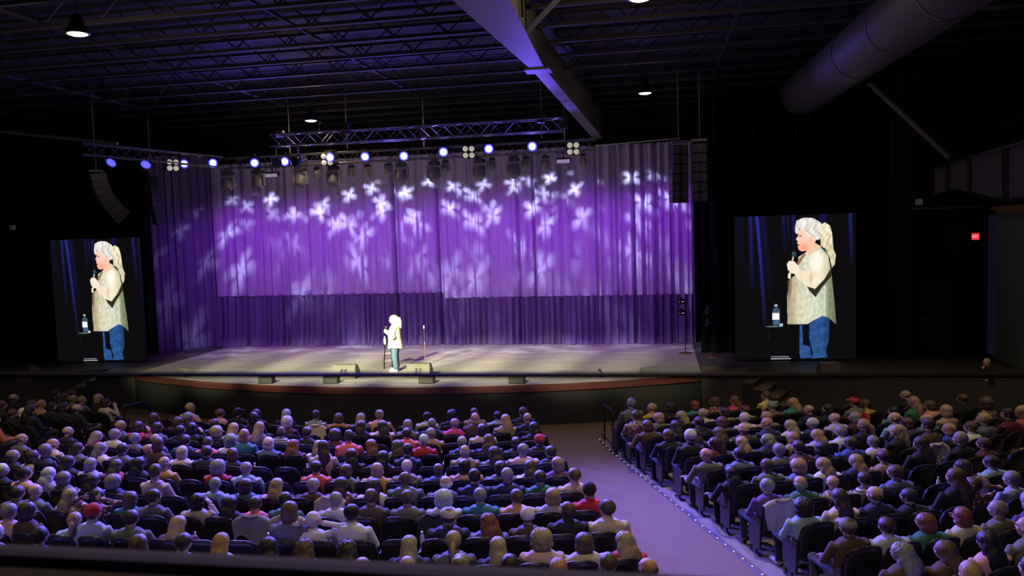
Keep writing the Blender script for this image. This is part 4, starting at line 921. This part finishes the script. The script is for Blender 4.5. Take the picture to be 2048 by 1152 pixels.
# ================================================================== audience list: crop, x, y, hair, hair colour, top, pose
CROPS = dict(A=(0, 752, 5.12), B=(400, 752, 5.12), C=(800, 752, 5.12), D=(1180, 752, 4.6545), E=(1600, 752, 4.571), F=(0, 932, 5.12), G=(400, 932, 5.12), H=(800, 932, 4.6545), J=(1180, 932, 4.6545), I=(1600, 932, 4.571))
def full(k, x, y):
    ox, oy, s = CROPS[k]; return ox+float(x)/s, oy+float(y)/s
PEOPLE = """A 35 225 f n black 0|A 375 185 l d black 0|A 470 215 o n grey 0|A 570 235 s y grey 0|A 715 250 s y grey 1|A 150 285 o n cream 0|A 255 300 l n black 0|A 395 290 p y tan 0|A 500 310 o d black 0|A 610 330 w k black 0|A 700 320 o d black 0|A 790 330 f n black 2|A 970 275 o d cream 5|A 1170 230 o y black 0
A 20 385 s n black 0|A 130 390 l d black 0|A 280 375 o h black 0|A 375 450 l d orange 2|A 1125 510 s y grey 0|A 675 570 b h black 0|A 825 620 l y hotpink 0|A 1090 600 s g cream 0|A 1330 520 o d red 5|A 1485 430 o n maroon 0|A 1700 470 o n maroon 0|A 1720 560 s d black 0|A 1540 530 o d grey 0|A 1910 425 s g black 0|A 1985 325 s y pink 2|A 1925 535 o k black 5
A 215 645 b n grey 0|A 425 695 f y cream 0|A 610 740 l d grey 0|A 780 740 s g navy 0|A 1040 745 l g white 0|A 1265 640 s g grey 0|A 1275 750 s d grey 0|A 1470 645 b h denim 0|A 1685 690 o n brown 0|A 1865 660 s d navy 0|A 1455 755 b h blue 2|A 1740 780 o h white 0|A 1945 780 s d navy 0
A 110 820 s g black 0|A 325 825 o n cream 0|A 525 880 l d black 0|A 715 910 o g lavender 0|A 1010 920 l n red 0|A 1240 900 l k black 0|A 1490 890 f g mustard 0|A 25 965 s h black 0
F 275 80 s d pink 0|F 450 125 o g grey 0|F 550 85 l h lavender 0|F 770 150 l d lavender 0|F 1015 170 c g navy 1|F 1760 60 s n pink 0|F 60 280 s d olive 0|F 320 260 b n grey 0|F 600 310 l y cream 0|F 920 310 s d plaid 3|F 1225 340 o n teal 0|F 1535 320 s d grey 0|F 1930 360 o k cream 5
F 60 470 s g pink 0|F 230 460 o d brown 0|F 640 560 p y lightblue 0|F 910 480 B R lavender 0|F 1285 540 s d olive 0|F 1690 600 l y maroon 0|F 20 690 s h lavender 0|F 560 720 s k blue 0|F 1315 800 o n white 0|F 1760 790 s d white 2
B 80 385 s n pink 0|B 335 375 C k black 0|B 520 390 l n brown 0|B 690 430 o k black 0|B 910 390 o h black 2|B 1145 400 s d stripe 0|B 1350 430 o n orange 0|B 1590 430 l y olive 0|B 1830 400 u y peach 0|B 885 470 c h maroon 0|B 1600 510 l d navy 0|B 1820 510 l d cream 0|B 25 490 s n grey 0|B 85 570 c y black 0|B 345 540 l y tan 0|B 690 530 l y grey 0|B 810 570 f d stripe 0|B 1065 580 s d black 0|B 1350 600 c d maroon 0
B 550 610 o y teal 0|B 350 660 c g white 0|B 545 690 o h denim 0|B 45 680 s n coral 0|B 850 710 w r maroon 0|B 1100 720 l y white 0|B 1380 730 l d cream 0|B 1600 620 s d coral 0|B 1640 710 l r black 0|B 1560 810 l k black 0|B 1915 720 w n floral 0|B 1860 830 l k black 2|B 200 800 o n navy 0|B 65 930 c g red 0|B 345 950 s g lightblue 0|B 1195 940 s k coral 0|B 1530 970 o n olive 0|B 1855 960 o y mustard 0
C 255 420 K k cream 0|C 310 490 s g black 0|C 55 500 o g olive 0|C 40 590 s d coral 0|C 545 490 s g hotpink 0|C 525 400 c k black 0|C 760 380 s n tan 0|C 780 430 b n brown 0|C 1000 410 s k lightblue 0|C 1080 450 l y tan 0|C 1260 370 s n black 0|C 1300 430 b n black 0|C 1370 530 l k black 0|C 295 590 s g tan 0|C 845 550 o d cream 0|C 910 660 w n navy 0|C 1440 660 B R black 0|C 1200 690 o d black 0|C 175 660 s h red 0|C 660 680 s g navy 0
C 140 760 s k navy 0|C 720 770 f g tan 0|C 975 790 w d olive 0|C 1275 760 s g pink 0|C 1560 780 s d navy 0|C 1630 900 o y purple 0|C 75 930 s h floral 0|C 735 920 o k pink 1|C 500 960 b k blue 0|C 1050 960 o d grey 0|C 1345 930 l n white 0
G 170 190 s g lightblue 0|G 420 220 o d denim 0|G 755 200 l y pink 0|G 1120 200 s g brown 2|G 1435 190 l d plaid 0|G 1825 200 l d white 0|G 185 390 l k black 0|G 460 390 s d coral 0|G 820 350 s k green 0|G 1185 390 o n grey 0|G 1540 350 s g cream 0|G 1885 320 s n brown 0|G 1065 560 s h white 3|G 1510 490 K k white 0|G 220 790 l y white 0|G 540 830 l k lavender 2|G 1010 850 w n floral 0|G 1390 860 w d pink 0|G 1800 1060 s y pink 0
H 50 120 b d olive 0|H 400 160 f h grey 2|H 740 100 s k navy 0|H 1040 90 s g navy 0|H 1310 110 s d green 0|H 1630 90 s n pink 0|H 185 300 s n olive 0|H 455 300 c h white 0|H 880 280 s g teal 0|H 1165 290 s n peach 0|H 1480 280 o y lavender 0|H 1770 230 B k red 0|H 490 470 K h navy 0|H 840 540 w r denim 0|H 1230 470 B h brown 0|H 1570 410 f d black 0|H 2000 400 K d cream 0
H 210 740 l y black 0|H 580 700 p y olive 0|H 1050 750 l y black 0|H 1360 680 c y pink 0|H 1740 710 o n cream 0|H 90 940 b n grey 0|H 640 930 u y olive 0|H 1090 930 s d black 0|H 1480 960 l y grey 0|J 390 740 w y red 0|J 220 910 s n cream 0|J 570 950 f n black 0
D 365 245 s g olive 0|D 410 370 s n floral 0|D 620 300 s y mustard 0|D 670 390 o y grey 0|D 580 460 o n brown 1|D 805 290 o d black 0|D 870 390 l y black 0|D 1070 275 o r teal 0|D 1255 240 o n plaid 0|D 1125 350 s y cream 0|D 1050 430 s m black 0|D 1250 430 o n grey 0|D 1250 540 w n cream 0|D 1360 340 o d tan 0|D 1480 230 l r hotpink 0|D 1480 390 s h cream 0|D 1540 320 s n tan 0|D 1660 185 s n yellow 0|D 1810 280 u g grey 0|D 1990 250 l y teal 0
D 650 550 o n black 0|D 780 490 l d green 5|D 835 560 B h black 0|D 920 550 l d brown 0|D 1060 630 l m maroon 0|D 1070 730 b n grey 1|D 1350 730 s d denim 0|D 1410 620 l y grey 0|D 1465 490 f g brown 0|D 1640 440 b g navy 0|D 1660 380 o y tan 0|D 1640 610 w g navy 0|D 1900 460 l y cream 0|D 1915 580 o y tan 0|D 1950 690 s g grey 0|D 1510 830 b d grey 0|D 1890 840 c y denim 0|D 1260 920 l k black 1|J 1490 190 s g purple 0|J 1830 160 f g green 0|J 1850 380 c k lightblue 0
E 145 310 b n black 0|E 340 300 o d black 0|E 565 240 C R grey 0|E 710 260 s n mustard 0|E 865 240 l y green 0|E 1065 175 b n black 0|E 1200 320 o y tan 0|E 1315 270 o n peach 0|E 1505 250 c n plaid 0|E 1660 210 s n black 0|E 1845 330 o y coral 0|E 1700 350 s d maroon 0|E 400 385 b n lavender 0|E 525 380 o g maroon 0|E 575 450 p y black 0|E 790 385 f n lightblue 0|E 965 325 s k teal 0|E 100 440 s h navy 0|E 185 550 l y lavender 0|E 440 510 s g white 0|E 655 510 l y black 0|E 910 440 s d brown 0|E 1090 430 o n purple 0|E 1310 395 b h denim 0|E 1495 395 s y grey 0|E 1475 490 o y blue 0|E 1745 470 s n white 0|E 1960 440 B m grey 0
E 540 610 s n blue 0|E 770 600 s g white 0|E 1020 620 l d black 0|E 1310 575 s g black 0|E 1890 620 s n maroon 0|E 250 660 o k black 0|E 20 650 s d brown 0|E 220 810 l y white 1|E 520 780 l y navy 0|E 820 740 s m tan 0|E 1690 830 o d black 0|E 2000 790 s d lightblue 0
I 205 165 b h floral 0|I 530 120 s d stripe 0|I 880 60 s n denim 0|I 1150 80 l n black 0|I 190 290 l d cream 0|I 585 260 f n navy 0|I 910 290 s k black 0|I 1700 180 s m plaid 3|I 2020 120 s g lavender 0|I 1560 400 s g olive 0|I 1820 320 c g purple 0|I 200 560 C g brown 0|I 545 570 s m lavender 0|I 935 520 o r green 0|I 1190 460 o r cream 5|I 1670 560 b n olive 0|I 1390 690 l k pink 0|I 430 800 w g brown 0|I 1000 780 l n brown 0|I 890 970 s y lavender 0|I 1960 940 s d purple 0"""
HH = 1.07
cand = []
for t in PEOPLE.replace('\n', '|').split('|'):
    if not t.strip(): continue
    k, x, y, hr_, hc_, top, pose = t.split(); px, py = full(k, x, y); r, ph = at_row(px, py, HH)
    bk = 'centre' if -.283 < ph < .283 else ('right' if ph > 0 else 'left')
    cand.append((px, py, r, ph, bk, hr_, hc_, top, int(pose)))
taken = {}
assigned = []
def assign(cost):
    n, m_ = cost.shape; u = np.zeros(n+1); v = np.zeros(m_+1); p = np.zeros(m_+1, int); way = np.zeros(m_+1, int)
    for i in range(1, n+1):
        p[0] = i; j0 = 0; minv = np.full(m_+1, 1e9); used = np.zeros(m_+1, bool)
        while True:
            used[j0] = True; i0 = p[j0]; cur = cost[i0-1]-u[i0]-v[1:]; free = ~used[1:]
            upd = free & (cur < minv[1:]); minv[1:][upd] = cur[upd]; way[1:][upd] = j0
            t = np.where(free, minv[1:], 1e18); j1 = int(t.argmin())+1; d = t[j1-1]
            u[p[used]] += d; v[used] -= d; minv[~used] -= d; j0 = j1
            if p[j0] == 0: break
        while j0: j1 = way[j0]; p[j0] = p[j1]; j0 = j1
    return {p[j]-1: j-1 for j in range(1, m_+1) if p[j]}
slots = [(bk, k, j, rr, p) for bk, rows in BLOCKS.items() for k, (rr, phs) in rows.items() for j, p in enumerate(phs) if usable(bk, rr, p)]
CST = np.array([[(1.6*(s[3]-.20-c[2]))**2+3.0*((s[4]-c[3])*s[3])**2+(50 if s[0] != c[4] else 0) for s in slots] for c in cand])
for ci, si in assign(CST).items():
    s_ = slots[si]; taken[s_[:3]] = cand[ci]; assigned.append((cand[ci], (CST[ci, si], s_[1], s_[2], s_[3], s_[4])))
OCC = {k: v for k, v in taken.items()}
# ---- place the seats: the 300 that show largest as things, the rest joined
rest = MB()
PARTS_ = ('back_shell', 'rim_highlight', 'back_pad', 'seat_cushion', 'armrest', 'standard')
cnt = 0
SEATOBJ = {}
for d, bk, k, j, r, ph in SEATS:
    base = polar(r, ph, floor_z(r))
    if cnt < 300:
        occ = OCC.get((bk, k, j))
        lb = ('empty black theatre seat, ' if not occ else 'occupied black theatre seat, ')+where(bk, k, j)
        s = empty('theatre_seat', base, ph, lb, 'seat', 'rows of theatre seats')
        for nm in PARTS_:
            if nm == 'standard' and j == 0: nm = 'end_panel'; 
            o = link(nm, SM[nm], s)
            if bk != 'right' and nm in ('armrest', 'standard', 'end_panel'): o.scale = (-1, 1, 1)
        if j == 0:
            o = link('standard', SM['standard'], s)
            if bk != 'right': o.scale = (-1, 1, 1)
        SEATOBJ[(bk, k, j)] = s
        cnt += 1
    else:
        Mx = Matrix.Translation(base) @ Matrix.Rotation(ph, 4, 'Z')
        for nm in ('back_shell', 'seat_cushion', 'standard'):
            me_ = SM[nm]; rest.add([Mx @ v.co for v in me_.vertices], [tuple(p.vertices) for p in me_.polygons])
for r, ph in OUTSIDE:
    Mx = Matrix.Translation(polar(r, ph, floor_z(r))) @ Matrix.Rotation(ph, 4, 'Z')
    for nm in ('back_shell', 'seat_cushion', 'standard'):
        me_ = SM[nm]; rest.add([Mx @ v.co for v in me_.vertices], [tuple(p.vertices) for p in me_.polygons])
if rest.v:
    o = rest.build('theatre_seat_rows', M_SEATBLACK, None, True); tag(o, 'remaining black theatre seats at the ends of the rows and closest to the stage', 'seats', None, 'stuff')
# ---- place the people
PS = .90; PW = 1.07
rnd = random.Random(5)
SKINS = [(.46, .29, .21), (.50, .33, .25), (.42, .25, .17), (.48, .30, .23)]
def dress(root, bd, hair, hcol, top, headM, head_off=0.0, trouser=None):
    sc_ = SCOL[top]; j = lambda c, a=.12: tuple(min(1, max(0, v*(1+rnd.uniform(-a, a)))) for v in c)+(1,)
    o = link('shirt', bd['shirt'], root); o.color = j(sc_)
    if top in ('stripe', 'plaid', 'floral'):
        o.material_slots[0].link = 'OBJECT'; o.material_slots[0].material = dict(stripe=M_STRIPE, plaid=M_PLAID, floral=M_FLORAL)[top]
    o = link('trousers', bd['trousers'], root); o.color = (*(trouser or rnd.choice([(.015, .02, .045), (.02, .03, .07), (.012, .012, .014), (.05, .05, .055)])), 1)
    o = link('shoes', bd['shoes'], root); o.color = (*rnd.choice([(.02, .02, .02), (.3, .3, .3), (.06, .04, .03)]), 1)
    def onhead(nm, me_, col):
        q = link(nm, me_, root); q.matrix_local = headM; q.color = (*col, 1); return q
    if hair in HAIRM: onhead('hair', HAIRM[hair], j(HCOL[hcol], .2)[:3])
    elif hair in 'CKB':
        onhead('hair', HAIRM['s'], HCOL['d'] if hcol in 'kRd' else HCOL['n'])
        onhead({'C': 'cap', 'K': 'cap', 'B': 'beanie'}[hair], {'C': CAPM, 'K': BCAPM, 'B': BEANM}[hair], HCOL[hcol] if hcol != 'd' else (.05, .045, .05))
for c, b_ in assigned:
    px, py, r, ph, bk, hair, hcol, top, pose = c; d_, k, j, rr, p = b_
    dphi = max(-.11, min(.11, (ph-p)*rr)); pp = p+dphi/rr
    pos = polar(rr-.25, pp, 0); fz = floor_z(rr-.25)
    hd = polar(rr-.20, pp, fz+HH); cur = project(hd); hdist = np.hypot(hd.x-CO[0], hd.y-CO[1])
    dh = max(-.09, min(.10, (cur[1]-py)*cur[2]/FPX))
    dx, dy = -pos.x, -pos.y; rel = math.degrees(atan2(-dx, dy)-pp); rel = (rel+180) % 360-180
    rel = rel*.9+rnd.uniform(-16, 16); yq = int(max(-50, min(50, round(rel/25)*25)))
    bd = get_body(pose, yq if pose in (0, 1, 2) else 0 if abs(yq) < 30 else int(math.copysign(25, yq)))
    sz = PS*(1+dh/HH); sx_ = PW*rnd.uniform(.94, 1.08)
    prs = link('person', bd['body'], None, (pos.x, pos.y, fz), pp+rnd.uniform(-.06, .06)); prs.scale = (sx_, PW, sz)
    sk = rnd.choice(SKINS) if not (hair in 'bf' and hcol in 'kd') else (.10, .055, .035)
    prs.color = (*sk, 1)
    verb = {0: 'sitting', 1: 'leaning on an armrest', 2: 'leaning on an armrest', 3: 'hands behind head', 5: 'hand raised to face'}[pose]
    hw = {'C': ' and cap', 'K': ' and cap', 'B': ' and beanie'}.get(hair, '')
    col = SWORD.get(top, top)
    lab = 'person in %s top%s, %s' % (col, hw, where(bk, k, j))
    if pose in (1, 2, 3, 5) and len(lab.split()) <= 13 and not hw: lab = 'person in %s top, %s, %s' % (col, {1: 'leaning', 2: 'leaning', 3: 'arms raised', 5: 'hand raised'}[pose], where(bk, k, j))
    tag(prs, lab, 'person', 'seated audience')
    dress(prs, bd, hair, hcol, top, bd['head'])
# ---- water bottles on the armrests
b1 = None; used_ = set(); nb_ = 0
BPX = 'B 395 865|B 545 975|B 1100 985|B 1690 1000|G 1320 225|G 1640 235|G 50 845|G 1300 760|G 850 850|H 620 520|H 955 515|H 1290 500|H 340 780|I 425 540|I 75 575|E 770 520|E 1165 450|E 975 475|E 365 690|E 335 550|E 850 630|E 1300 890|E 310 440|E 620 640|C 370 550|C 130 545|E 1500 0'
for t in BPX.split('|')[:-1]:
    k_, x, y = t.split(); px, py = full(k_, x, y); best = None
    for key, s in SEATOBJ.items():
        if key in used_: continue
        sg = 1 if key[0] != 'right' else -1
        q = polar(BLOCKS[key[0]][key[1]][0], BLOCKS[key[0]][key[1]][1][key[2]], 0); ph = BLOCKS[key[0]][key[1]][1][key[2]]
        w = Matrix.Translation(s.location) @ Matrix.Rotation(ph, 4, 'Z') @ Vector((sg*.265, .33, .70)); u = project(w); d = (u[0]-px)**2+(u[1]-py)**2
        if best is None or d < best[0]: best = (d, key, w, ph)
    used_.add(best[1]); w = best[2]; w.z -= .097
    if b1 is None:
        b1 = empty('water_bottle', w, 0); bottle_parts(b1, .95); o = b1
    else: o = copy_tree(b1, w)
    bk, k, j = best[1]
    tag(o, 'clear water bottle on the armrest, '+where(bk, k, j), 'bottle', 'water bottles on armrests')
# ---- coats hung over seat backs
def coat(px, py, col, label, w=.52, drop=.34):
    r, ph = at_row(px, py, .78); bk = 'centre' if -.283 < ph < .283 else ('right' if ph > 0 else 'left'); best = None
    for k, (rr, phs) in BLOCKS[bk].items():
        for j, p in enumerate(phs):
            d = ((rr-r)*1.2)**2+((p-ph)*rr)**2
            if best is None or d < best[0]: best = (d, k, j, rr, p)
    _, k, j, rr, p = best; rs2 = np.random.RandomState(int(px)); V = []; U = np.linspace(-1, 1, 17); S_ = np.linspace(0, 1, 12); ph_ = rs2.uniform(0, 6, 4)
    for s in S_:
        for u in U:
            top = .875-.085*abs(u)**3; x = u*w/2*(1+.08*sin(5*s+ph_[0])); fold = .018*sin(7*u+ph_[1]+2*s)+.012*sin(13*u+ph_[2])
            if s < .3: t = s/.3; y = .16-.20*t; z = top-.10*(1-t)+.02*sin(pi*t)
            else: t = (s-.3)/.7; y = -.055-.03*t-fold*t*1.2; z = top-drop*t*(1+.25*sin(3*u+ph_[3]))
            V.append((x, y-.015, z+.012+.01*fold))
    n = len(U); N0 = len(V); V2 = [(x, y-.018, z+.008) for x, y, z in V]; Fc = []
    for i in range(len(S_)-1):
        for q in range(n-1): Fc += [(i*n+q, i*n+q+1, (i+1)*n+q+1, (i+1)*n+q), (N0+i*n+q, N0+(i+1)*n+q, N0+(i+1)*n+q+1, N0+i*n+q+1)]
    ring = list(range(n))+[i*n+n-1 for i in range(1, len(S_))]+[(len(S_)-1)*n+i for i in range(n-2, -1, -1)]+[i*n for i in range(len(S_)-2, 0, -1)]
    for a, b in zip(ring, ring[1:]+ring[:1]): Fc.append((a, b, N0+b, N0+a))
    c_ = empty('coat', polar(rr, p, floor_z(rr)), p, label, 'coat')
    o = MB().add(V+V2, Fc).build('drape', M_CLOTH, c_, True); o.color = (*col, 1)
    o = MB().tube([(-.12, -.075, .885), (0, -.10, .86), (.12, -.075, .885)], .022, 7).build('collar', M_CLOTH, c_, True); o.color = (*[v*.8 for v in col], 1)
for k_, x, y, col, lb in (('B', 1140, 545, (.62, .52, .34), 'cream fringed coat hung over a seat back near the front'), ('G', 460, 600, (.26, .26, .27), 'grey hooded jacket hung over a seat back beside a pale striped one'), ('G', 780, 575, (.46, .38, .28), 'tan and white jacket hung over a seat back beside a grey one'), ('G', 1370, 400, (.52, .42, .33), 'beige jacket over a seat back next to the person in cream'), ('E', 500, 350, (.50, .03, .035), 'bright red coat over a seat back in the right block'), ('E', 1420, 940, (.55, .34, .36), 'pink hooded coat bunched over a seat back in the right block'), ('J', 1560, 370, (.34, .32, .32), 'shiny grey bag-like jacket over the end seat of the right block'), ('D', 300, 560, (.10, .02, .05), 'maroon coat over the front end seat by the lit aisle strip'), ('H', 190, 480, (.03, .03, .03), 'dark bag with tan strap over a seat back in the centre block'), ('E', 1165, 655, (.50, .46, .60), 'white jacket over a seat back in the right block')):
    px, py = full(k_, x, y); coat(px, py, col, lb)

# ================================================================== performer and guard
def standing(P0, **kw):
    return make_body(P0, **kw)
def skirt(mb):
    n = 28; V = []; Fc = []
    prof = [(1.02, .205, .165), (.92, .222, .182), (.82, .236, .196), (.74, .244, .204)]
    for z, a, b in prof:
        for k in range(n):
            t = 2*pi*k/n; w = 1+.035*sin(9*t)*(1.05-z); V.append((a*w*cos(t), b*w*sin(t), z-(.05*sin(t)**2*(z < .8))))
    for i in range(len(prof)-1):
        for k in range(n): Fc.append((i*n+k, i*n+(k+1) % n, (i+1)*n+(k+1) % n, (i+1)*n+k))
    mb.add(V, Fc)
rings = [((0, 0, .78), .15, .13), ((0, 0, .86), .19, .15), ((0, .01, .98), .19, .155), ((0, .01, 1.12), .185, .15), ((0, 0, 1.25), .195, .135), ((0, -.005, 1.345), .18, .105), ((0, -.01, 1.40), .10, .075)]
Lm = []
Lm.append((('uarm', 'farm'), [(-.185, 0, 1.34), (-.27, .02, 1.08), (-.13, .205, 1.225)], [.066, .056, .038])); Lm.append((('uarm', 'farm'), [(.185, 0, 1.34), (.27, .0, 1.07), (.22, .14, .90)], [.066, .054, .037]))
for s in (-1, 1):
    Lm.append((('thigh', 'shin'), [(s*.095, 0, .86), (s*.105, .02, .47), (s*.11, -.01, .09)], [.105, .078, .062])); Lm.append(('foot', [(s*.11, -.05, .045), (s*.115, .05, .045), (s*.125, .17, .035)], [.046, .045, .032]))
pf = make_body(dict(rings=rings, ringnames=['pelvis', 'pelvis', 'torso', 'torso', 'torso', 'torso'], limbs=Lm, hands=[((-.13, .205, 1.225), (.45, .55, .62), -1, (.6, -.3, -.2), 1.1), ((.22, .14, .90), (-.1, .5, -.8), 1, (-1, 0, 0), .4)], neck=(0, -.01, 1.42), head=(0, .03, 1.555), yaw=.05, skirt=skirt, soff=.022), voxel=.0075, ratio=.35)
pp = at_z(793, 742, HS)
per = link('person', pf['body'], None, (pp.x, pp.y, HS), radians(100)); per.scale = (1.1, 1.12, 1.0); per.color = (.62, .42, .33, 1)
tag(per, 'person on stage in a loose pale shirt and jeans, speaking into a held microphone', 'person')
o = link('shirt', pf['shirt'], per); o.color = (.72, .63, .42, 1)
o = link('jeans', pf['trousers'], per); o.color = (.045, .085, .14, 1)
o = link('shoes', pf['shoes'], per); o.color = (.75, .73, .70, 1)
o = link('hair', hull([(0, -.02, .028, .098, .112, .116), (0, -.035, -.03, .10, .09, .10), (0, -.13, .02, .05, .06, .06), (0, -.155, -.09, .062, .05, .15)], 44, 34, noise=.03, groove=.02, seed=8).mesh('performer_hair', M_HAIR, True), per); o.matrix_local = pf['head']; o.color = (.74, .66, .50, 1); o.scale = (1.12, 1.12, 1.08)
mic = empty('microphone', per.matrix_basis @ Vector((-.085, .285, 1.26)), radians(100), 'handheld microphone held to the performer\'s mouth', 'microphone')
dm = Vector((.045, -.10, .16)).normalized(); Rm = dm.to_track_quat('Z', 'Y').to_matrix().to_4x4()
MB().lathe([(.006, -.09), (.011, -.085), (.014, .08), (.016, .10)], 10, Rm).build('handle', M_BLACKM, mic, True); MB().lathe([(.012, .095), (.024, .11), (.026, .125), (.022, .145), (.006, .155)], 12, Rm).build('grille', mat('mic_grille', (.12, .12, .12), .35, .6), mic, True); MB().tube([Rm @ Vector((0, 0, -.09)), Vector((.02, .03, -.3)), Vector((.05, .0, -.62)), Vector((.12, .10, -1.12)), Vector((.3, .3, -1.228))], .004, 5).build('cable', M_BLACKM, mic)
# guard, hand on chin
rings = [((0, 0, .78), .15, .12), ((0, 0, .88), .175, .13), ((0, .01, 1.02), .165, .12), ((0, .0, 1.18), .18, .12), ((0, -.01, 1.30), .20, .115), ((0, -.015, 1.385), .185, .10), ((0, -.015, 1.44), .10, .075)]
Lm = [(('uarm', 'farm'), [(-.19, -.01, 1.38), (-.24, .10, 1.12), (-.02, .17, 1.40)], [.062, .05, .036]), (('uarm', 'farm'), [(.19, -.01, 1.38), (.25, .08, 1.12), (-.05, .22, 1.12)], [.062, .05, .036])]
for s in (-1, 1):
    Lm.append((('thigh', 'shin'), [(s*.095, 0, .86), (s*.105, .02, .47), (s*.11, -.01, .09)], [.095, .066, .046])); Lm.append(('foot', [(s*.11, -.05, .045), (s*.115, .05, .045), (s*.125, .17, .035)], [.046, .045, .032]))
gd = make_body(dict(rings=rings, ringnames=['pelvis', 'pelvis', 'torso', 'torso', 'torso', 'torso'], limbs=Lm, hands=[((-.02, .17, 1.40), (.1, -.25, 1), -1, (0, -1, .2), .9), ((-.05, .22, 1.12), (-1, -.2, .1), 1, (0, -1, 0), .4)], neck=(0, -.01, 1.46), head=(0, .02, 1.595), yaw=.2), voxel=.009, ratio=.3)
gp = at_z(1974, 724, 1.50); gz = floor_z(np.hypot(gp.x-CX, gp.y-CY))
gu = link('person', gd['body'], None, (gp.x, gp.y, gz), radians(120)); gu.scale = (.97, .97, (1.50-gz)/1.595); gu.color = (.50, .31, .22, 1)
tag(gu, 'person in black jacket with pale patches standing by the alcove, hand on chin', 'person')
for nm, cl_ in (('shirt', (.008, .008, .01)), ('trousers', (.01, .01, .012)), ('shoes', (.01, .01, .01))):
    o = link(nm if nm != 'shirt' else 'jacket', gd[nm], gu); o.color = (*cl_, 1)
MB().box((-.262, .01, 1.26), (.02, .09, .09)).build('sleeve_patch', M_WHITE, gu); MB().box((-.12, .125, 1.27), (.09, .02, .03)).build('badge', M_WHITE, gu)
